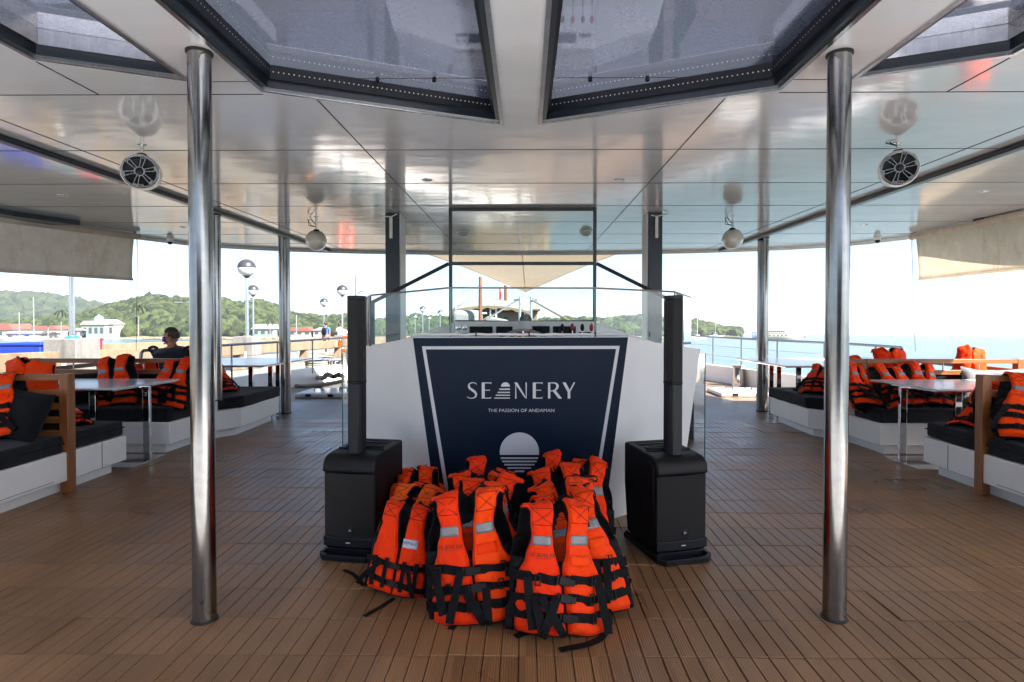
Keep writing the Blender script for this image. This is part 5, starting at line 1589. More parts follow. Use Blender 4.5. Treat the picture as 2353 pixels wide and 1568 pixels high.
tag(MB().tube(smooth3(pts), 0.05, 8).build('mooring_rope', M['rope']), 'heap of pale rope between the left bollards', 'rope')
for (pa, pb_, lab) in (((676, 911), (763, 897), 'pale foredeck hatch with black handles left of the console'), ((1657, 909), (1738, 897), 'pale foredeck hatch with black handles right of the console')):
    a, b = deckpt(*pa, 0.03), deckpt(*pb_, 0.03)
    y0 = a.y; y1 = y0+0.85; x0, x1 = min(a.x, b.x), max(a.x, b.x)
    x1 = x0 + 1.0 if x0 < 0 else x1+0.1
    t = thing('deck_hatch', lab, 'hatch', ((x0+x1)/2, (y0+y1)/2, 0), group='hatches on the foredeck')
    cx, cy = (x0+x1)/2, (y0+y1)/2; w, d = (x1-x0)/2, (y1-y0)/2
    MB().box(-w, w, -d, d, 0.0, 0.075).build('frame', M['whiteplastic'], t, bevel=0.02)
    MB().box(-w*0.86, w*0.86, -d*0.86, d*0.86, 0.0755, 0.082).build('lid', M['lampwhite'], t, bevel=0.004)
    for sx in (-0.45, 0.5):
        mb = MB().tube([(w*sx-0.07, 0, 0.08), (w*sx-0.07, 0, 0.13), (w*sx+0.07, 0, 0.13), (w*sx+0.07, 0, 0.08)], 0.012, 8); mb.build('handle', M['black'], t)
    mb = MB()
    for sx in (-0.5, 0.3): mb.box(w*sx-0.05, w*sx+0.05, -d-0.012, -d+0.03, 0.02, 0.07)
    mb.build('hinges', M['black'], t, bevel=0.004)

# shade sail forward of the roof
sl0, sr0 = at_z(958, 583, 2.70), at_z(1441, 583, 2.70)
sl0.y = sr0.y = 10.95; 
sl0.x, sr0.x = at_y(965, 585, 10.95).x, at_y(1435, 585, 10.95).x
tip = at_y(1208, 671, 15.5)
def sailfn(u, v):
    a = sl0.lerp(sr0, u); p = a.lerp(tip, v)
    sag = 0.16*math.sin(PI*v)*(1-(2*u-1)**2)
    w = 0.10*math.sin(PI*v)*(2*u-1)**2
    p.z -= sag*0.5; p.z += 0.0
    p.x += (0.5-u)*0.25*math.sin(PI*v)*(1-v)
    return p
st = thing('shade_sail', 'cream triangular shade sail stretched from roof edge to bow frame', 'shade sail', tuple(tip))
mb = MB().grid(lambda u, v: sailfn(u, v*0.995)-tip, 24, 24); o = mb.build('cloth', M['sail'], st, smooth=60)
MB().tube([sailfn(0.5, v/12*0.99)-tip+Vector((0, 0, -0.006)) for v in range(13)], 0.012, 6).build('seam', M['awning'], st)
for u in (0, 1): MB().tube([sailfn(u, v/12*0.99)-tip for v in range(13)], 0.012, 6).build('hem', M['awning'], st)
MB().tube([(0, 0, 0), (0, 0.03, -0.10)], 0.01, 6).tube([(0.03*math.cos(k*PI/5), 0.04, -0.13+0.035*math.sin(k*PI/5)) for k in range(10)], 0.009, 6, closed=True).build('hook', M['rail'], st)
fa, fb = at_y(1195, 682, 15.6), at_y(1220, 682, 15.6)
bf = thing('bow_frame', 'steel frame standing at the bow under the tip of the shade sail', 'frame', ((fa.x+fb.x)/2, 15.6, 0))
w = (fb.x-fa.x)/2
mb = MB().tube([(-w-0.03, 0, 0), (-w, 0, fa.z), (w, 0, fa.z), (w+0.03, 0, 0)], 0.035, 8); mb.tube([(-w, 0, fa.z*0.73), (w, 0, fa.z*0.73)], 0.02, 8); mb.build('legs', M['rail'], bf)
mb = MB()
for sg in (-1, 1): mb.tube([(sg*w, 0, fa.z-0.08), (sg*(w+0.17), 0, fa.z-0.10)], 0.03, 8)
mb.build('side_lug', M['rail'], bf)
for (pa, pb_, yy, m, r, lab) in (((1190, 690), (1115, 736), 11.5, 'rail', 0.022, 'dark stay running down left from the bow frame'), ((1224, 691), (1312, 740), 12.0, 'rope', 0.028, 'pale rope running down right from the bow frame')):
    a, b = at_y(*pa, 15.6), at_y(*pb_, yy)
    tag(MB().tube([a, b], r, 6).build('stay', M[m]), lab, 'rope')

# ================================================================== SEA, PIER
def qmesh(name, pts, mat, kind='structure'):
    me = bpy.data.meshes.new(name); me.from_pydata([tuple(p) for p in pts], [], [tuple(range(len(pts)))]); me.materials.append(mat)
    o = bpy.data.objects.new(name, me); COL.objects.link(o); return tag(o, kind=kind)
qmesh('sea', [E(-7000, -600, SEA), E(7000, -600, SEA), E(7000, 9000, SEA), E(-7000, 9000, SEA)], M['water'])
PZ = -1.09
def EB(mb, x0, x1, y0, y1, z0, z1, mi=0):
    """box in the level frame (sheared with the sea slope)"""
    n = len(mb.v); mb.box(x0, x1, y0, y1, z0, z1, mi)
    mb.v[n:] = [tuple(E(*v)) for v in mb.v[n:]]
    return mb
pier = thing('pier', 'long pale concrete pier running along the left side of the ship', 'pier', (0, 0, 0))
mb = MB(); EB(mb, -13.9, -7.75, -30, 120, PZ-0.30, PZ); mb.build('pier_deck', M['pierdeck'], pier, smooth=None)
mb = MB(); EB(mb, -13.6, -7.95, -30, 120, PZ-1.0, PZ-0.301); mb.build('pier_beam', M['concrete'], pier, smooth=None)
mb = MB()
for i in range(36):
    for x in (-8.3, -13.2): EB(mb, x-0.25, x+0.25, -26+i*4.0, -25.5+i*4.0, SEA-0.5, PZ-1.001)
mb.build('piles', M['greyconcrete'], pier, smooth=None)
mb = MB()
for q in range(3):
    pts = [E(-7.66-0.05*q, 4+i*0.8, PZ-0.42-0.10*q-0.10*math.sin(i*0.9+q)**2) for i in range(90)]
    mb.tube(pts, 0.05, 6)
mb.build('cables', M['rubber'], pier)
mb = MB(); EB(mb, -7.80, -7.62, 20.4, 21.7, PZ-0.75, PZ-0.35); mb.build('fender', M['yellow'], pier, bevel=0.05)
# concrete barriers: beam on two splayed legs
LY = [(-8.4, y) for y in (-2.0, 7.7, 17.4, 27.1, 36.8, 46.5, 56.2, 65.9)]
def barrier(x, ya, yb, lab):
    t = thing('barrier', lab, 'barrier', tuple(E(x, (ya+yb)/2, PZ)), group='low concrete barriers along the pier')
    o = Vector(t.location)
    mb = MB()
    z0, z1 = PZ+0.46, PZ+0.76
    prof = [(x-0.14, z0), (x+0.14, z0), (x+0.11, z1), (x-0.11, z1)]
    n = 8
    vs = []; fs = []
    for j in range(n+1):
        y = ya+(yb-ya)*j/n
        for (xx, zz) in prof: vs.append(E(xx, y, zz + 0.008*noise.noise(Vector((y, xx, zz)))) - o)
    for j in range(n):
        for i in range(4): fs.append((j*4+i, j*4+(i+1) % 4, (j+1)*4+(i+1) % 4, (j+1)*4+i))
    fs += [(3, 2, 1, 0), (n*4, n*4+1, n*4+2, n*4+3)]
    mb.add(vs, fs); mb.build('beam', M['concrete'], t, bevel=0.012)
    for y, sg in ((ya+0.12, 1), (yb-0.12, -1), ((ya+yb)/2, 0)):
        mb = MB()
        w0, w1 = 0.30, 0.20
        a = [(x-0.16, y-w0*(0.5), PZ), (x+0.16, y-w0*0.5, PZ), (x+0.16, y+w0*0.5, PZ), (x-0.16, y+w0*0.5, PZ), (x-0.11, y-w1*.5, z0-.001), (x+0.11, y-w1*.5, z0-.001), (x+0.11, y+w1*.5, z0-.001), (x-0.11, y+w1*.5, z0-.001)]
        mb.add([E(*v)-o for v in a], [(0,3,2,1),(4,5,6,7),(0,1,5,4),(1,2,6,5),(2,3,7,6),(3,0,4,7)]); mb.build('leg', M['concrete'], t, smooth=None)
    return t
for row, x in (('near', -8.4), ('far', -13.3)):
    for k, y in enumerate([-2.3, 10.6-3.3, 10.6, 17.3, 26.2, 36.8, 46.9, 56.5]):
        nxt = [7.3, 10.6, 17.3, 26.2, 36.8, 46.9, 56.5, 66.5][k]
        if k == 1: continue
        if k == 0: y, nxt = 2.0, 10.6
        ya, yb = y+0.42, nxt-0.42
        barrier(x, ya, yb, 'concrete barrier in the %s pier row, %s' % (row, ['cut by the left frame edge', '', 'between the first and second lamp posts', 'between the second and third lamp posts', 'between the third and fourth lamp posts', 'beyond the fourth lamp post', 'beyond the fifth lamp post', 'farthest along the pier'][k]))
def pedestal(x, y, lab):
    t = thing('pedestal', lab, 'pedestal', tuple(E(x, y, PZ)), group='concrete lamp pedestals')
    mb = MB().box(-0.30, 0.30, -0.30, 0.30, 0, 0.99); mb.build('block', M['greyconcrete'], t, bevel=0.015)
    MB().box(-0.05, 0.12, -0.312, -0.301, 0.36, 0.55).build('switch_box', M['whiteplastic'], t, bevel=0.004)
    return t
def lamp(x, y, zg, lab, ped=None, cctv=False):
    if ped: pedestal(x, y, ped)
    zb = PZ+0.99 if ped else PZ
    t = thing('street_lamp', lab, 'street lamp', tuple(E(x, y, zb)), group='globe lamps along the pier')
    H = zg-zb-0.26
    MB().tube([(0, 0, 0), (0, 0, H)], [0.05, 0.042], 12).build('post', M['rail'], t)
    MB().lathe([(0.11, 0.0), (0.11, 0.03), (0.06, 0.05)], (0, 0, 0), 12).build('foot', M['teal'] if ped and y < 12 else M['rail'], t)
    c = H+0.26
    MB().lathe([(0.04, -0.31), (0.10, -0.25), (0.13, -0.215), (0.10, -0.21)], (0, 0, c), 20).build('collar', M['lampdark'], t)
    MB().lathe([(0.10, -0.2445)] + [(0.258*math.cos(a), 0.258*math.sin(a)) for a in [R(-66+6*i) for i in range(12)]], (0, 0, c), 28).build('globe', M['lampwhite'], t)
    MB().lathe([(0.2585, 0.0)] + [(0.262*math.cos(a), 0.262*math.sin(a)) for a in [R(2+8*i) for i in range(11)]] + [(0, 0.262)], (0, 0, c), 28).build('cap', M['lampdark'], t)
    if cctv:
        mb = MB().tube([(0, 0, H-0.25), (-0.12, -0.05, H-0.28)], 0.02, 6); mb.sphere((-0.16, -0.07, H-0.2), 0.07, 12, 8); mb.build('floodlight', M['beige'], t)
ZG = 1.96
lamp(-8.4, 10.6, 2.0, 'lamp post on the nearest pier pedestal, its globe hidden by the left awning', 'nearest square concrete pedestal on the pier, carrying a lamp post')
lamp(-8.4, 17.3, ZG, 'largest visible globe lamp, on the second pier pedestal', 'second concrete pedestal on the pier, with a small white box')
lamp(-8.9, 27.9, 2.07, 'globe lamp rising just left of the left loudspeaker column', 'third concrete pedestal on the pier, behind the walkers')
lamp(-8.6, 48, 2.0, 'larger globe lamp seen through the console glass, left of the windscreen')
lamp(-8.4, 56.5, 2.0, 'globe lamp seen through the console glass, nearest the windscreen upright')
lamp(-13.1, 27.6, 2.05, 'smaller globe lamp just right of the largest one, on the far side of the pier', None, True)
lamp(-13.2, 37.6, 2.02, 'globe lamp above the heads of the walking people')
lamp(-13.3, 47, 2.0, 'globe lamp seen through the left edge of the console glass')
lamp(-13.0, 67.6, 2.0, 'small globe lamp left of the larger one, seen through the glass')
lamp(-12.6, 75, 2.0, 'smallest farthest globe lamp seen through the glass')
q = E(-8.7, 29.5, PZ)
cp = thing('camera_post', 'grey post with a white camera arm behind the left column', 'camera post', tuple(q))
MB().tube([(0, 0, 0), (0, 0, 4.05)], 0.06, 8).build('post', M['greyconcrete'], cp)
MB().tube([(0, 0, 3.1), (0.35, -0.05, 3.25), (0.55, -0.08, 3.25)], 0.03, 6).build('arm', M['rail'], cp)
MB().box(0.3, 0.75, -0.15, 0.0, 3.24, 3.4).build('camera', M['whiteplastic'], cp, bevel=0.02)
def wheelie(x, y, w, d, h, m, lab):
    t = thing('waste_bin', lab, 'bin', tuple(E(x, y, PZ)), group='plastic bins on the pier')
    v = [(-w*.42, -d*.42, 0.06), (w*.42, -d*.42, 0.06), (w*.42, d*.42, 0.06), (-w*.42, d*.42, 0.06), (-w/2, -d/2, h), (w/2, -d/2, h), (w/2, d/2, h), (-w/2, d/2, h)]
    MB().add(v, [(0,3,2,1),(4,5,6,7),(0,1,5,4),(1,2,6,5),(2,3,7,6),(3,0,4,7)]).build('body', M[m], t, bevel=0.02)
    MB().box(-w*.53, w*.53, -d*.53, d*.53, h+0.001, h+0.05).build('lid', M[m], t, bevel=0.015)
    mb = MB()
    for sx in (-1, 1): mb.lathe([(0.07, -0.02), (0.07, 0.02)], (sx*w*.36, d*.36, 0.07), 12, 'x')
    mb.build('wheels', M['rubber'], t)
wheelie(-9.35, 10.85, 0.78, 0.6, 0.86, 'bluebin', 'large blue bin behind the near pier barrier')
wheelie(-9.0, 11.25, 0.45, 0.5, 0.84, 'bluebin', 'narrow blue bin beside the red box')
wheelie(-8.75, 11.4, 0.36, 0.4, 0.93, 'redbin', 'dark red box bin behind the nearest pedestal')
q = at_y(796, 791, 24.5)
lb = thing('lifebuoy', 'orange ring lifebuoy hanging beside the left loudspeaker column', 'lifebuoy', tuple(q))
MB().tube([(0.29*math.cos(k*PI/16), 0, 0.29*math.sin(k*PI/16)) for k in range(32)], 0.075, 10, closed=True).build('ring', M['orange'], lb)
mb = MB()
for k in range(4):
    a = PI/4+k*PI/2; mb.tube([(0.29*math.cos(a+d), 0, 0.29*math.sin(a+d)) for d in (-0.12, 0, 0.12)], 0.079, 10)
mb.build('white_bands', M['whiteplastic'], lb)

# ================================================================== PEOPLE
def skin_body(name, joints, edges, mats, parent=None, sub=2, root=0):
    me = bpy.data.meshes.new(name)
    me.from_pydata([j[:3] for j in joints], edges, [])
    me.materials.append(mats)
    o = bpy.data.objects.new(name, me); COL.objects.link(o)
    if parent is not None: o.parent = parent
    md = o.modifiers.new('skin', 'SKIN'); md.use_smooth_shade = True
    if not me.skin_vertices: me.skin_vertices.new()
    sk = me.skin_vertices[0].data
    for i, j in enumerate(joints):
        r = j[3]; sk[i].radius = (r[0], r[1]) if isinstance(r, tuple) else (r, r)
        sk[i].use_root = (i == root)
    ss_ = o.modifiers.new('subd', 'SUBSURF'); ss_.levels = sub; ss_.render_levels = sub
    return o
def hand_chain(J_, Eg, wrist, palm, dirv, side, nrm_, k=1.0):
    """palm plus five short skinned fingers, slightly curled"""
    pi = len(J_); J_.append((*palm, 0.024*k)); Eg.append((wrist, pi))
    d = Vector(dirv).normalized(); sd = Vector(side).normalized(); nn = Vector(nrm_).normalized(); p = Vector(palm)
    for i, (o_, ln) in enumerate(((-0.03, 0.060), (-0.010, 0.072), (0.010, 0.068), (0.028, 0.052))):
        a = p+sd*o_*k+d*0.03*k; b = a+d*ln*0.55*k+nn*0.008*k; c = b+d*ln*0.35*k+nn*0.025*k
        i0 = len(J_); J_ += [(*a, 0.0095*k), (*b, 0.0085*k), (*c, 0.007*k)]; Eg += [(pi, i0), (i0, i0+1), (i0+1, i0+2)]
    a = p-sd*0.035*k+d*0.0; b = a-sd*0.018*k+d*0.03*k+nn*0.01*k
    i0 = len(J_); J_ += [(*a, 0.011*k), (*b, 0.008*k)]; Eg += [(pi, i0), (i0, i0+1)]
def head_mesh(parent, c, face, mat, r=1.0, nose=True):
    """c: centre of skull, face: yaw of the face direction (0 = -Y)"""
    def f(d):
        k = 1.0
        if d.z < -0.1: k *= 1-0.22*ss(0.1, 0.95, -d.z)*(0.6+0.4*(d.y > 0))
        if d.y < 0 and d.z < 0: k *= 1+0.10*ss(0.2, 0.9, -d.z)*(-d.y)
        k *= 1-0.05*abs(d.x)
        return k
    mb = MB().sphere((0, 0, 0), (0.078*r, 0.098*r, 0.118*r), 20, 14, 0, f)
    mb.add([(0.0, -0.118*r, -0.035*r), (-0.017*r, -0.092*r, -0.04*r), (0.017*r, -0.092*r, -0.04*r), (0, -0.092*r, 0.015*r)], [(0, 1, 3), (0, 3, 2), (0, 2, 1)])
    for s in (-1, 1): mb.sphere((s*0.079*r, 0.012*r, -0.01*r), (0.012*r, 0.022*r, 0.033*r), 10, 8)
    mb.sphere((0, -0.088*r, -0.068*r), (0.026*r, 0.012*r, 0.010*r), 10, 6)
    for s in (-1, 1): mb.sphere((s*0.032*r, -0.086*r, 0.004*r), (0.013*r, 0.008*r, 0.007*r), 8, 6)
    return mb.build('head', M[mat], parent, loc=c, rot=(0, 0, face), smooth=80)
def hair_mesh(parent, c, face, mat, r=1.0, long=0.0, seed=0):
    def f(d):
        k = 1.0 + 0.05*noise.noise(d*4+Vector((seed, 0, 0))) + 0.03*noise.noise(d*11)
        if d.y < -0.45 and d.z < 0.42: k *= 0.80
        if d.z < -0.35 - long: k *= 0.72
        return k
    mb = MB().sphere((0, 0.012*r, 0.016*r), (0.088*r, 0.106*r, 0.122*r), 28, 20, 0, f)
    return mb.build('hair', M[mat], parent, loc=c, rot=(0, 0, face), smooth=80)

# man seated on the front left lounge, leaning on the rail, seen from behind
mp = at_y(383, 820, 7.42)
man = thing('person', 'man in charcoal shirt and purple sunglasses leaning on the left rail', 'person', (mp.x, 7.42, 0.475))
zs = 0.0
J_ = [(0.02, 0, 0.10, (0.15, 0.11)), (0.0, 0.06, 0.26, (0.14, 0.10)), (-0.02, 0.13, 0.42, (0.165, 0.11)), (-0.03, 0.17, 0.50, (0.12, 0.09)), (-0.05, 0.21, 0.565, 0.058),
      (-0.20, 0.17, 0.475, 0.058), (-0.30, 0.30, 0.33, 0.048), (-0.20, 0.52, 0.43, 0.036),
      (0.16, 0.16, 0.475, 0.058), (0.26, 0.30, 0.30, 0.048), (0.06, 0.52, 0.43, 0.036),
      (-0.13, 0.16, 0.09, 0.085), (-0.20, 0.50, 0.09, 0.065), (-0.20, 0.52, -0.36, 0.045), (-0.2, 0.66, -0.42, 0.04),
      (0.15, 0.16, 0.09, 0.085), (0.22, 0.50, 0.09, 0.065), (0.22, 0.52, -0.36, 0.045), (0.22, 0.66, -0.42, 0.04), (-0.08, 0.23, 0.66, 0.055)]
Eg = [(0, 1), (1, 2), (2, 3), (3, 4), (3, 5), (5, 6), (6, 7), (3, 8), (8, 9), (9, 10), (0, 11), (11, 12), (12, 13), (13, 14), (0, 15), (15, 16), (16, 17), (17, 18), (4, 19)]
hand_chain(J_, Eg, 7, (-0.15, 0.58, 0.43), (0.6, 0.5, 0), (0, 0, 1), (0.6, -0.5, 0))
hand_chain(J_, Eg, 10, (0.0, 0.58, 0.43), (-0.6, 0.5, 0), (0, 0, -1), (-0.6, -0.5, 0))
skin_body('body', J_, Eg, M['skin'], man)
JS = [(0.02, 0, 0.12, (0.175, 0.13)), (0.0, 0.05, 0.26, (0.175, 0.125)), (-0.02, 0.12, 0.41, (0.195, 0.13)), (-0.03, 0.165, 0.50, (0.135, 0.105)), (-0.045, 0.20, 0.55, 0.075),
      (-0.20, 0.17, 0.475, 0.082), (-0.275, 0.265, 0.37, 0.07), (0.17, 0.16, 0.475, 0.082), (0.245, 0.26, 0.35, 0.072)]
skin_body('shirt', JS, [(0, 1), (1, 2), (2, 3), (3, 4), (3, 5), (5, 6), (3, 7), (7, 8)], M['shirtdark'], man)
JP = [(0.02, 0, 0.09, (0.165, 0.12)), (-0.13, 0.16, 0.09, 0.10), (-0.20, 0.47, 0.09, 0.085), (0.15, 0.16, 0.09, 0.10), (0.22, 0.47, 0.09, 0.085)]
skin_body('shorts', JP, [(0, 1), (1, 2), (0, 3), (3, 4)], M['trousers'], man)
hc = Vector((-0.10, 0.25, 0.685)); fy = R(-75)
hd = head_mesh(man, hc, fy, 'skin', 0.96); hd.rotation_euler = (R(6), R(0), fy)
# short hair: fuller on top, cut close at the sides
def f_(d):
    k = 1.0 + 0.06*noise.noise(d*5) + 0.04*noise.noise(d*13)
    if d.z < 0.05: k *= 0.93
    if d.y < -0.25 and d.z < 0.55: k *= 0.78
    if d.z < -0.38: k *= 0.78
    if abs(d.x) > 0.6 and d.z < 0.1 and d.y < 0.3: k *= 0.9
    return k
MB().sphere((0, 0.014, 0.022), (0.084, 0.106, 0.127), 36, 24, 0, f_).build('hair', M['hairbrown'], man, loc=hc, rot=(R(6), 0, fy), smooth=80)
rot = Matrix.Rotation(fy, 4, 'Z')
mb = MB().grid(lambda u, v: (0.076*math.sin((u-0.5)*2.2), -0.106*math.cos((u-0.5)*2.0)+0.004, -0.03+0.055*v), 12, 3)
g_ = mb.build('sunglasses', M['lens'], man, loc=hc+Vector((0, 0, 0.0)), rot=(R(6), 0, fy)); g_.modifiers.new('thick', 'SOLIDIFY').thickness = 0.006
mb = MB()
for s in (-1, 1): mb.tube([(s*0.075, -0.05, 0.012), (s*0.084, 0.01, 0.015)], 0.003, 6)
mb.build('glasses_arm', M['black'], man, loc=hc, rot=(R(6), 0, fy))
# rope knots on the rail beside him
for px, py in ((352, 812), (434, 812)):
    p = at_z(px, py-6, 1.0); p = Vector((p.x, p.y, 1.0))
    pts = [(0.04*math.cos(a)*(1+0.3*math.sin(3*a)), 0.02*math.sin(2*a), 0.05*math.sin(a)) for a in [k*PI/8 for k in range(33)]] + [(0.03, -0.02, -0.1), (0.05, -0.02, -0.2), (0.02, -0.01, -0.26)]
    tag(MB().tube(pts, 0.018, 7).build('rope_knot', M['rubber'], loc=p), 'black rope knotted round the rail %s the seated man' % ('left of' if px < 400 else 'right of'), 'rope')

def walker(x, y, h, yaw, lab, top, bottom, hair, long, bag=False, plastic=False, skin='skindark', stride=0.16, seed=1):
    t = thing('person', lab, 'person', tuple(E(x, y, PZ)), (0, 0, yaw), group='people walking along the pier')
    k = h/1.70
    s_ = stride
    B = lambda L: [(a*k, b*k, c*k, (r[0]*k, r[1]*k) if isinstance(r, tuple) else r*k) for a, b, c, r in L]
    JJ = B([(0, 0, 0.93, (0.13, 0.095)), (0, 0, 1.12, (0.115, 0.085)), (0, 0.01, 1.30, (0.145, 0.095)), (0, 0.01, 1.40, (0.09, 0.07)), (0, 0.0, 1.47, 0.048), (0, 0, 1.53, 0.05),
         (-0.18, 0.01, 1.375, 0.05), (-0.22, 0.03, 1.10, 0.04), (-0.22, 0.10*1, 0.87, 0.03), (0.18, 0.01, 1.375, 0.05), (0.22, 0.0, 1.10, 0.04), (0.22, -0.02, 0.86, 0.03),
         (-0.09, 0.02, 0.86, 0.085), (-0.09, s_*0.6, 0.49, 0.06), (-0.09, s_, 0.09, 0.042), (-0.095, s_+0.13, 0.03, 0.035),
         (0.09, -0.01, 0.86, 0.085), (0.09, -s_*0.35, 0.49, 0.06), (0.09, -s_, 0.10, 0.042), (0.095, -s_+0.12, 0.03, 0.035)])
    EE = [(0, 1), (1, 2), (2, 3), (3, 4), (4, 5), (3, 6), (6, 7), (7, 8), (3, 9), (9, 10), (10, 11), (0, 12), (12, 13), (13, 14), (14, 15), (0, 16), (16, 17), (17, 18), (18, 19)]
    hand_chain(JJ, EE, 8, (-0.22*k, 0.12*k, 0.80*k), (0, 0.1, -1), (0, 1, 0), (1, 0, 0), k)
    hand_chain(JJ, EE, 11, (0.22*k, -0.02*k, 0.79*k), (0, 0.1, -1), (0, 1, 0), (-1, 0, 0), k)
    skin_body('body', JJ, EE, M[skin], t)
    JS = B([(0, 0, 0.90, (0.16, 0.115)), (0, 0, 1.12, (0.145, 0.105)), (0, 0.01, 1.29, (0.17, 0.115)), (0, 0.01, 1.40, (0.11, 0.085)), (-0.175, 0.01, 1.37, 0.072), (-0.205, 0.02, 1.19, 0.064), (0.175, 0.01, 1.37, 0.072), (0.205, 0.01, 1.19, 0.064)])
    skin_body('shirt', JS, [(0, 1), (1, 2), (2, 3), (3, 4), (4, 5), (3, 6), (6, 7)], M[top], t)
    lo = 0.47 if bottom == 'shorts' else 0.14
    fr_ = (0.88-lo)/0.78
    JP = B([(0, 0, 0.92, (0.15, 0.112)), (-0.09, 0.02, 0.84, 0.105), (-0.09, s_*0.6*min(1, fr_*1.9), 0.50, 0.085)] + ([(-0.09, s_, lo, 0.062)] if lo < 0.4 else []) + [(0.09, -0.01, 0.84, 0.105), (0.09, -s_*0.35, 0.50, 0.085)] + ([(0.09, -s_, lo, 0.062)] if lo < 0.4 else []))
    ed = [(0, 1), (1, 2), (2, 3), (0, 4), (4, 5), (5, 6)] if lo < 0.4 else [(0, 1), (1, 2), (0, 3), (3, 4)]
    skin_body('trousers' if lo < 0.4 else 'shorts', JP, ed, M[bottom], t)
    c = Vector((0, 0.01*k, 1.60*k))
    head_mesh(t, c, PI, skin, k); hair_mesh(t, c, PI, hair, k, long, seed)
    mb = MB()
    for (xx, yy) in ((-0.093, s_+0.06), (0.093, -s_+0.06)): mb.sphere((xx*k, yy*k, 0.035*k), (0.05*k, 0.135*k, 0.04*k), 12, 8)
    mb.build('shoes', M['lampwhite' if bag else 'black'], t)
    if bag:
        b = MB().sphere((0, -0.17*k, 1.20*k), (0.135*k, 0.09*k, 0.20*k), 16, 12, 0, lambda d: 1.0).build('backpack', M['pillow'], t)
        mb = MB()
        for s in (-1, 1): mb.tube([(s*0.09*k, -0.12*k, 1.36*k), (s*0.11*k, 0.0, 1.47*k), (s*0.11*k, 0.12*k, 1.36*k), (s*0.12*k, 0.05, 1.05*k)], 0.018*k, 6)
        mb.build('backpack_strap', M['webbing'], t)
    return t
walker(-10.3, 29.6, 1.66, R(-10), 'person in blue top with a black backpack walking away on the pier', 'shirtblue', 'shorts', 'hairblack', 0.1, True, seed=2)
walker(-9.9, 31.2, 1.50, R(-8), 'dark haired walker half hidden between the other two', 'shirtwhite', 'shorts', 'hairblack', 0.6, False, stride=0.12, seed=3)
walker(-9.65, 29.8, 1.60, R(-14), 'person in white t-shirt and dark trousers walking away on the pier', 'shirtwhite', 'trousers', 'hairblack', 0.1, False, seed=4)
for x, y, lab in ((-9.35, 29.7, 'white plastic bag carried beside the walker in white'), (-10.15, 29.3, 'white plastic bag carried low beside the backpacker')):
    mb = MB().sphere((0, 0, 0.22), (0.13, 0.09, 0.20), 14, 10, 0, lambda d: 1+0.12*noise.noise(d*5+Vector((x, 0, 0)))); mb.tube([(-0.05, 0, 0.40), (0, 0, 0.56), (0.05, 0, 0.40)], 0.01, 6)
    tag(mb.build('plastic_bag', M['lampwhite'], loc=tuple(E(x, y, PZ+0.22)), smooth=80), lab, 'bag')

# ================================================================== LAND
def profile_at(prof, px):
    for (a, h), (b, g2) in zip(prof, prof[1:]):
        if a <= px <= b: return h + (g2-h)*(px-a)/(b-a)
    return prof[0][1] if px < prof[0][0] else prof[-1][1]
def pxdir(px): 
    d = ray(px, 766); return d.x/d.y
def hill(name, prof, dist, depth, shore_w, mat, tmat, ntree, tr, seed, forest_label, cut=None):
    """land whose skyline follows the profile: front slope from the shore, back slope down again"""
    px0, px1 = prof[0][0], prof[-1][0]
    rn = random.Random(seed)
    n = int((px1-px0)/5)
    def pt(px, t):
        y = dist + depth*t
        x = pxdir(px)*y
        ridge = max(0.0, (766-profile_at(prof, px)))/F*(dist+depth*0.72) - tr*0.9
        ridge = max(ridge, 0.0)
        k = ss(0.04, 0.72, t)*0.75+0.25*min(1, t/0.72) if t < 0.72 else 1-ss(0.72, 1.0, t)
        z = SEA + 1.2*ss(0.0, 0.05, t) + (ridge-SEA-1.2)*k
        z += 2.0*noise.noise(Vector((x*0.02, y*0.02, seed)))*min(1, t*4)*min(1.0, ridge/12)
        return x, y, z
    mb = MB().grid(lambda u, v: E(*pt(px0+(px1-px0)*u, v)), n, 18)
    o = mb.build(name, M[mat]); tag(o, kind='structure')
    # canopy: many leafy clumps of different size
    ico = bmesh.new(); bmesh.ops.create_icosphere(ico, subdivisions=2, radius=1.0); ico.verts.ensure_lookup_table(); ico.verts.index_update()
    iv = [v.co.copy() for v in ico.verts]; fv = [[v.index for v in f.verts] for f in ico.faces]; ico.free()
    V, FF = [], []
    for i in range(ntree):
        px = rn.uniform(px0, px1); t = shore_w + (0.74-shore_w)*rn.random()**0.85
        if cut and cut(px, t): continue
        x, y, z = pt(px, t)
        r = tr*rn.uniform(0.55, 1.35)
        hgt = r*rn.uniform(0.7, 1.15)
        so_ = Vector((rn.uniform(0, 99), rn.uniform(0, 99), 0))
        b = len(V)
        c = E(x, y, z+hgt*0.55)
        for v in iv:
            k = 1 + 0.38*noise.noise(v*2.2+so_) + 0.25*noise.noise(v*5.5+so_)
            V.append((c.x+v.x*r*k, c.y+v.y*r*k, c.z+v.z*hgt*k))
        FF += [[b+q for q in f] for f in fv]
    me = bpy.data.meshes.new('forest'); me.from_pydata(V, [], FF); me.materials.append(M[tmat])
    fo = bpy.data.objects.new('forest', me); COL.objects.link(fo)
    tag(fo, forest_label, 'forest', kind='stuff')
    return pt
far_prof = [(-160, 676), (-60, 673), (0, 677), (50, 680), (110, 683), (160, 689), (210, 700), (260, 711), (330, 724), (430, 735), (560, 748)]
hill('far_hill', far_prof, 620, 500, 0.06, 'hill', 'forestfar', 4200, 6.5, 3, 'hazy wooded hillside far behind the left shore')
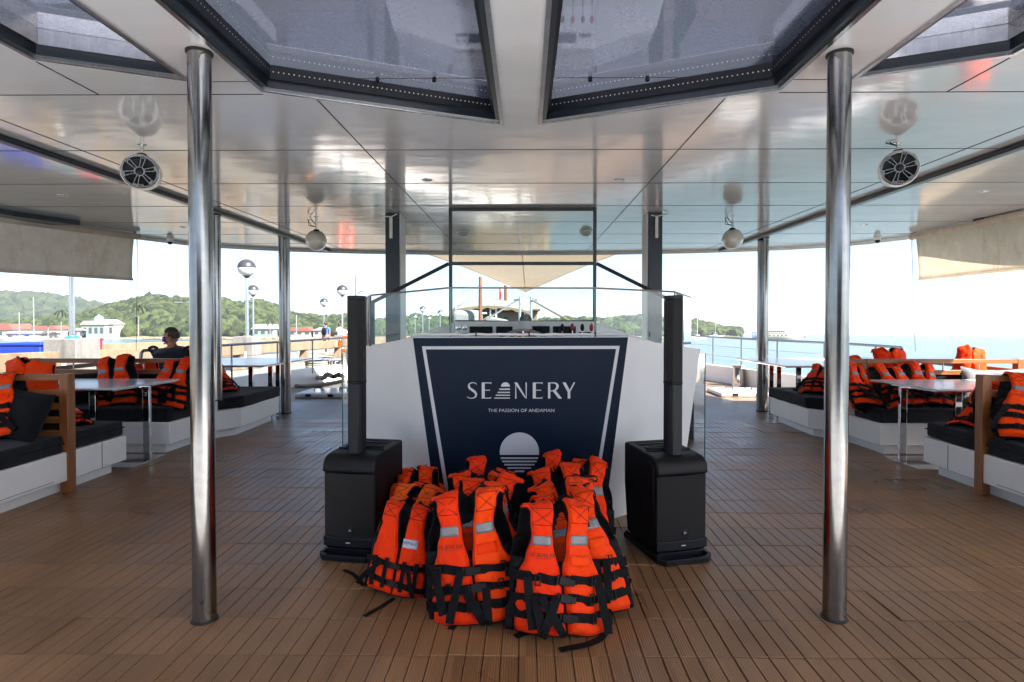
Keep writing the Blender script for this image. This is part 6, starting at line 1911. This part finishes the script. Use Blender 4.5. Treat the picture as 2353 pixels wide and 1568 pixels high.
near_prof = [(-260, 752), (-60, 750), (0, 748), (60, 742), (120, 738), (170, 733), (205, 724), (240, 714), (270, 706), (300, 699), (330, 690), (352, 686), (385, 692), (420, 696), (470, 690), (505, 690), (530, 698), (560, 701), (592, 693), (612, 700), (650, 715), (690, 729), (725, 732), (760, 735), (800, 732), (830, 738), (860, 742)]
hill('near_hill', near_prof, 300, 190, 0.05, 'hill', 'forest', 8000, 2.9, 5, 'wooded hill behind the pier and the shore houses')
mid_prof = [(850, 741), (900, 737), (930, 735), (960, 728), (1000, 736), (1040, 738), (1080, 742), (1140, 744), (1230, 743), (1270, 740), (1300, 738), (1360, 739), (1400, 735), (1450, 729), (1490, 730), (1520, 738), (1545, 746), (1560, 752)]
hill('mid_shore', mid_prof, 330, 160, 0.05, 'hill', 'forest', 3600, 2.9, 7, 'wooded shore seen through the helm glass')
isl_prof = [(1535, 758), (1555, 748), (1590, 743), (1612, 744), (1632, 746), (1645, 754), (1668, 760), (1700, 765.5)]
hill('island', isl_prof, 520, 90, 0.05, 'hill', 'forest', 900, 3.4, 9, 'small wooded headland on the right by the open sea')
# faint mountains on the right horizon
hz = [(1640, 762), (1740, 758), (1830, 757), (1930, 761), (2050, 763), (2200, 762), (2330, 764), (2420, 765.5)]
mb = MB().grid(lambda u, v: E(pxdir(1640+780*u)*(5200+900*v), 5200+900*v, SEA + (max(0, 766-profile_at(hz, 1640+780*u))/F*5600)*math.sin(PI*min(1, v*1.0))), 60, 8)
tag(mb.build('distant_hills', M['hill']), kind='structure')
# beach strip
mb = MB().grid(lambda u, v: E(pxdir(-200+1060*u)*(285+17*v), 285+17*v+2*math.sin(u*40), SEA+0.05+0.9*v), 90, 3)
tag(mb.build('beach', M['sand']), kind='structure')
rb = random.Random(8)
mb = MB()
for i in range(420):
    px = rb.uniform(330, 860); r = rb.uniform(0.4, 1.0)
    y = rb.uniform(284, 292); so_ = Vector((i, 0, 0))
    mb.sphere(E(pxdir(px)*y, y, SEA+0.3+r*0.3), (r, r, r*0.7), 6, 4, 0, lambda d: 1+0.35*noise.noise(d*2+so_))
tag(mb.build('shore_rocks', M['sand'], smooth=None), 'pale rocks heaped along the left shoreline', 'rocks', kind='stuff')

def house(px, py_base, dist, w, d, h, wall, roof, lab, rh=2.0, nwin=3, dz=None, stor=1, flat=False):
    x = pxdir(px)*dist
    zb = (766-py_base)/F*dist if dz is None else dz
    t = thing('house', lab, 'house', tuple(E(x, dist, zb)), (0, 0, 0), group='buildings on the left shore')
    MB().box(-w/2, w/2, 0, d, -3, h).build('wall', M[wall], t, smooth=None)
    if flat: MB().box(-w/2-0.4, w/2+0.4, -0.8, d+0.4, h+0.001, h+0.4).build('roof', M[roof], t, smooth=None)
    else:
        MB().prism([(-w/2-0.6, h), (w/2+0.6, h), (0, h+rh)] if w < d*1.3 else [(-w/2-0.6, h), (w/2+0.6, h), (w/2-1.5, h+rh), (-w/2+1.5, h+rh)], -0.7, d+0.7, plane='xz').build('roof', M[roof], t, smooth=None)
    for s in range(stor):
        for i in range(nwin):
            xx = -w/2 + w*(i+0.5)/nwin
            MB().box(xx-w/nwin*0.28, xx+w/nwin*0.28, -0.06, -0.02, h*(s+0.25)/stor, h*(s+0.75)/stor).build('window', M['window'], t, smooth=None)
    return t
house(-10, 776, 300, 18, 12, 4.0, 'wallwhite', 'roofred', 'long white house with red roof at the left frame edge', 3.0, 4)
house(25, 768, 330, 8, 9, 3.2, 'wallwhite', 'roofred', 'gabled white house with red roof near the left frame edge', 2.6, 2)
house(62, 778, 296, 22, 8, 2.4, 'wallwhite', 'roofgrey', 'low white shed with pale roof on the left beach', 1.2, 5)
house(102, 772, 305, 14, 8, 3.2, 'wallwhite', 'roofred', 'low building with bright red roof behind the moored yachts', 2.0, 3)
house(180, 776, 300, 8, 6, 3.6, 'wallwhite', 'roofgrey', 'small white building just behind the nearest lamp post', 1.2, 2)
mo = house(214, 774, 300, 12, 9, 6.2, 'wallgreen', 'roofgrey', 'pale green arched building with a blue dome on the shore', 2.0, 4)
MB().lathe([(2.1, 0), (2.3, 1.0), (2.2, 2.2), (1.6, 3.3), (0.8, 3.9), (0.1, 4.4), (0, 4.5)], (1.0, 3, 7.0), 20).build('dome', M['dome'], mo)
house(243, 774, 303, 8, 8, 6.4, 'wallwhite', 'roofgrey', 'white gabled building right of the domed one', 2.6, 3)
house(424, 722, 400, 12, 8, 8.0, 'wallwhite', 'roofgrey', 'white modern villa with glazed storeys high on the wooded hill', 1, 5, None, 2, True)
house(418, 737, 380, 10, 7, 3.6, 'wallwhite', 'roofgrey', 'small white flat building on the hillside left of the near pole', 1, 2, None, 1, True)
house(604, 772, 303, 11, 8, 3.5, 'wallgreen', 'roofgrey', 'green roofed house on the shore right of the globe lamps', 2.6, 3)
house(688, 772, 305, 12, 8, 2.6, 'wallwhite', 'roofred', 'small red roofed house on the shore left of the walkers', 1.8, 3)
house(735, 772, 305, 7, 6, 2.8, 'wallwhite', 'roofgrey', 'small white house on the shore behind the walkers', 1.6, 2)
def palm(px, py, dist, h, lab):
    x = pxdir(px)*dist
    t = thing('palm_tree', lab, 'palm tree', tuple(E(x, dist, (766-py)/F*dist)), group='palms on the shore')
    MB().tube([(0, 0, -1), (0.2, 0, h*0.5), (0.6, 0, h)], [0.28, 0.2, 0.15], 7).build('trunk', M['greyconcrete'], t)
    mb = MB(); rn = random.Random(px)
    for k in range(16):
        a = k*2*PI/16+rn.uniform(-.2, .2); ln = h*0.34*rn.uniform(.8, 1.15); el = rn.uniform(-0.1, 0.9)
        pts = [(0.6+ln*q*math.cos(a), ln*q*math.sin(a), h+ln*(el*q-1.0*q*q)) for q in (0, .3, .6, 1.0)]
        mb.ribbon(pts, ln*0.16, (-math.sin(a), math.cos(a), 0), 0.03)
    mb.build('crown', M['forest'], t, smooth=None)
for px, py, h, lab in ((110, 774, 8, 'palm tree by the low white sheds on the left beach'), (140, 770, 12, 'tall palm tree just left of the nearest lamp post'), (318, 768, 14, 'tall palm tree under the wooded hill, left of the seated man'), (620, 775, 9, 'palm tree beside the green roofed shore house'), (655, 774, 8, 'palm tree just right of the far left pole')):
    palm(px, py, 292, h, lab)

# ================================================================== BOATS
def hull_mesh(L, Wd, H, mat, sheer=0.3):
    def fn(u, v):
        s = u*2-1
        w = Wd/2*(1-max(0, s)**2.5)*(1-0.12*max(0, -s)**2)
        a = (v*2-1)
        z = -H*0.25+H*(abs(a)**1.2)*(1.25+sheer*s*abs(s))
        x = s*L/2 + (abs(a)*max(0, s)**2*L*0.05)
        return (x, w*math.copysign(abs(a)**0.45, a), z)
    return MB().grid(fn, 24, 12)
def sea_thing(name, px, dist, lab, cat, yaw, group=None):
    x = pxdir(px)*dist
    return thing(name, lab, cat, tuple(E(x, dist, SEA)), (0, 0, yaw), group)
def sailboat(px, dist, L, mast, yaw, lab):
    t = sea_thing('sailboat', px, dist, lab, 'sailboat', yaw, 'sailing boats moored in the bay')
    hull_mesh(L, L*0.27, L*0.10, 'white').build('hull', M['white'], t)
    MB().box(-L*0.32, L*0.32, -L*0.09, L*0.09, L*0.06, L*0.115).build('deck', M['white'], t, bevel=L*0.02)
    MB().box(-L*0.1, L*0.16, -L*0.06, L*0.06, L*0.10, L*0.165).build('cabin', M['white'], t, bevel=L*0.02)
    MB().tube([(L*0.05, 0, 0.3), (L*0.05, 0, mast)], 0.10, 6).build('mast', M['lampwhite'], t)
    MB().tube([(L*0.05, 0, L*0.22), (-L*0.35, 0, L*0.21)], 0.13, 6).build('boom', M['bluebin'], t)
sailboat(1600, 330, 13, 15, R(15), 'white sailing boat below the wooded headland on the right')
sailboat(1642, 430, 12, 12, R(-10), 'white sailing boat at the tip of the right headland')
sailboat(75, 270, 12, 20, R(80), 'sailing boat with tall mast moored off the left beach')
sailboat(42, 275, 10, 13, R(70), 'smaller sailing boat moored near the left frame edge')
sailboat(678, 250, 12, 11, R(10), 'white boat with thin mast right of the far left pole')
# passenger ferry on the right
fy_ = sea_thing('ferry', 1783, 300, 'two decked cream ferry crossing the open water on the right', 'ferry', R(-6))
hull_mesh(23, 4.8, 1.7, 'cream', 0.5).build('hull', M['ferrypaint'], fy_)
MB().box(-8.5, 6.3, -1.9, 1.9, 1.5, 3.0).build('lower_deck', M['ferrypaint'], fy_, bevel=0.1)
MB().box(-8.8, 5.2, -2.0, 2.0, 3.01, 3.2).build('deck_edge', M['roofred'], fy_, smooth=None)
MB().box(-8.0, 4.0, -1.7, 1.7, 3.21, 4.5).build('upper_deck', M['ferrypaint'], fy_, bevel=0.1)
MB().box(-8.8, 4.4, -2.0, 2.0, 4.51, 4.75).build('roof', M['ferrypaint'], fy_, bevel=0.05)
for z0, xs in ((1.95, range(-8, 6, 2)), (3.6, range(-7, 4, 1))):
    for x in xs: MB().box(x-0.1, x+(1.0 if z0 < 3 else 0.6), -2.02 if z0 < 3 else -1.74, -1.91 if z0 < 3 else -1.71, z0, z0+0.6).build('window', M['window'], fy_, smooth=None)
MB().box(-11.5, -8.6, -1.8, 1.8, 1.4, 1.55).build('aft_deck', M['bluebin'], fy_, smooth=None)
mb = MB()
for x in (-11.3, -9.8):
    for yy in (-1.6, 1.6): mb.box(x-0.1, x+0.1, yy-0.1, yy+0.1, 1.55, 3.4)
mb.build('awning_post', M['bluebin'], fy_, smooth=None); MB().box(-11.6, -8.9, -1.9, 1.9, 3.41, 3.6).build('aft_awning', M['bluebin'], fy_, smooth=None)
# small far ship and small boats
tk = sea_thing('ship', 1987, 1900, 'tiny grey ship on the far right horizon', 'ship', R(50))
hull_mesh(26, 7, 5, 'roofgrey', 0.3).build('hull', M['roofgrey'], tk); MB().box(-10, -2, -3, 3, 4, 11).build('bridge', M['roofgrey'], tk, bevel=0.4); MB().tube([(-4, 0, 10), (-4, 0, 16)], 0.5, 6).build('mast', M['roofgrey'], tk)
for px, d, lab in ((1850, 420, 'tiny buoy right of the cream ferry'), (2012, 1500, 'tiny buoy beside the far ship')):
    t = sea_thing('buoy', px, d, lab, 'buoy', 0); k = d/420
    MB().lathe([(0.7*k, -0.3*k), (0.8*k, 0.3*k), (0.4*k, 0.7*k), (0.15*k, 1.8*k), (0, 1.8*k)], (0, 0, 0), 12).build('float', M['red'], t)
# orange-yellow work boat seen through the glass
yb_ = sea_thing('work_boat', 1462, 150, 'orange-yellow work boat seen through the right console glass', 'boat', R(-14))
hull_mesh(8.0, 2.2, 0.95, 'yellow', 0.4).build('hull', M['yellow'], yb_)
MB().box(-2.6, 1.3, -0.9, 0.9, 0.6, 1.7).build('cabin', M['yellow'], yb_, bevel=0.15); MB().box(-3.0, 1.5, -1.0, 1.0, 1.71, 1.85).build('roof', M['yellow'], yb_, bevel=0.04)
for x in (-2.2, -1.3, -0.4, 0.5): MB().box(x, x+0.55, -0.93, -0.905, 1.0, 1.5).build('window', M['window'], yb_, smooth=None)
MB().prism([(-4.0, 0.6), (-3.3, 0.6), (-3.3, 1.8), (-3.7, 2.5), (-4.2, 2.6)], -0.5, 0.5, plane='xz').build('stern_fin', M['yellow'], yb_, smooth=None)
# rubber boat shape far right of pier, blue boats
bb_ = sea_thing('small_boat', 1040, 60, 'small blue boat behind the helm, seen through the glass', 'boat', R(20))
hull_mesh(4.5, 1.6, 1.3, 'bluebin', 0.4).build('hull', M['bluebin'], bb_); MB().box(-1.2, 0.6, -0.6, 0.6, 1.2, 2.2).build('cover', M['bluebin'], bb_, bevel=0.25)
# large wooden boat moored ahead
def PW(px, py, y): return at_y(px, py, y)
Y0 = 34.0
c0 = at_y(1140, 766, Y0)
cb = thing('moored_boat', 'large beige boat with white canopies moored ahead of the bow', 'boat', (c0.x, Y0, 0))
o_ = Vector((c0.x, Y0, 0))
def PB(px, py, off=0): return at_y(px, py, Y0+off)-o_
a, b = PB(1040, 760), PB(1236, 716)
MB().box(PB(1118, 0).x, PB(1236, 0).x, 0, 6, PB(0, 800).z, PB(0, 715).z).build('wheelhouse', M['beige'], cb, bevel=0.06)
MB().box(PB(1046, 0).x, PB(1118, 0).x, 0.3, 6, PB(0, 800).z, PB(0, 722).z).build('deck_house', M['beige'], cb, bevel=0.06)
MB().box(PB(1042, 0).x, PB(1242, 0).x, -0.5, 6.4, PB(0, 715).z+0.001, PB(0, 709.5).z).build('brown_roof', M['brownpaint'], cb, bevel=0.04)
for px in (1135, 1162, 1207):
    q = PB(px, 0); w = 0.17 if px < 1200 else 0.42
    mb = MB().lathe([(0, -0.02), (w, -0.02), (w, -0.005)], (q.x, 0, PB(0, 735 if px < 1200 else 737).z), 18, 'y'); mb.build('window', M['window'], cb)
def canopy(u, v):
    px = 1043+(1222-1043)*u
    top = 700-16*math.sin(PI*(0.12+0.83*u))+ (4 if u < .05 else 0)
    p = PB(px, top, 0); p.y = -1.0+7*v; p.z -= 0.5*(2*v-1)**2
    return p
mb = MB().grid(canopy, 24, 8); o = mb.build('canopy', M['canvas'], cb); o.modifiers.new('thick', 'SOLIDIFY').thickness = 0.06
mb = MB().grid(lambda u, v: canopy(u, 0)+Vector((0, -0.02, -(0.12+0.1*math.sin(u*21)**2)*v)), 40, 3); mb.build('canopy_fringe', M['beige'], cb)
mb = MB()
for px in (1050, 1128, 1141, 1206, 1219): q = PB(px, 0); mb.tube([(q.x, -0.8, PB(0, 698).z), (q.x, -0.8, PB(0, 740).z)], 0.05, 6)
mb.build('canopy_post', M['whiteplastic'], cb)
q0, q1 = PB(1048, 740), PB(1113, 714)
MB().box(q0.x, q1.x, -2.4, -0.9, PB(0, 775).z, q1.z).build('covered_tender', M['canvas'], cb, bevel=0.35, seg=4)
MB().prism([(PB(1116, 0).x, PB(0, 775).z), (PB(1172, 0).x, PB(0, 775).z), (PB(1172, 0).x, PB(0, 736).z), (PB(1128, 0).x, PB(0, 727).z), (PB(1116, 0).x, PB(0, 735).z)], -3.0, -2.4, plane='xz').build('bow_cover', M['canvas'], cb, bevel=0.08)
mb = MB().tube([(PB(1111.5, 0).x, -2.8, PB(0, 780).z), (PB(1112, 0).x, -2.8, PB(0, 645).z)], 0.10, 8); mb.build('mast', M['brownpaint'], cb)
mb = MB().tube([(PB(1161, 0).x, 1, PB(0, 720).z), (PB(1160, 0).x, 1, PB(0, 654).z)], 0.10, 8); mb.build('mast', M['brownpaint'], cb)
mb = MB().tube([(PB(1145, 0).x, 2, PB(0, 700).z), (PB(1145, 0).x, 2, PB(0, 655).z)], 0.05, 6); mb.box(PB(1143, 0).x, PB(1148, 0).x, 1.8, 2.2, PB(0, 685).z, PB(0, 668).z); mb.build('antenna', M['red'], cb)
MB().box(PB(1020, 0).x, PB(1262, 0).x, -1, 9, PB(0, 860).z, PB(0, 775).z-0.01).build('hull', M['beige'], cb, bevel=0.3)

# ------------------------------------------------------------------ air between the ship and the far shore
hz_ = MB().box(-7400, 7400, -800, 9300, -245, 130).build('haze', bpy.data.materials.new('haze_air'), smooth=None)
hm = hz_.data.materials[0]; hm.use_nodes = True; hn = hm.node_tree
hn.nodes.remove(hn.nodes['Principled BSDF'])
pv = N(hn, 'ShaderNodeVolumePrincipled'); pv.inputs['Color'].default_value = (0.86, 0.92, 1.0, 1); pv.inputs['Density'].default_value = 0.0002; pv.inputs['Anisotropy'].default_value = 0.2
hn.links.new(pv.outputs[0], hn.nodes['Material Output'].inputs['Volume'])
tag(hz_, kind='stuff')
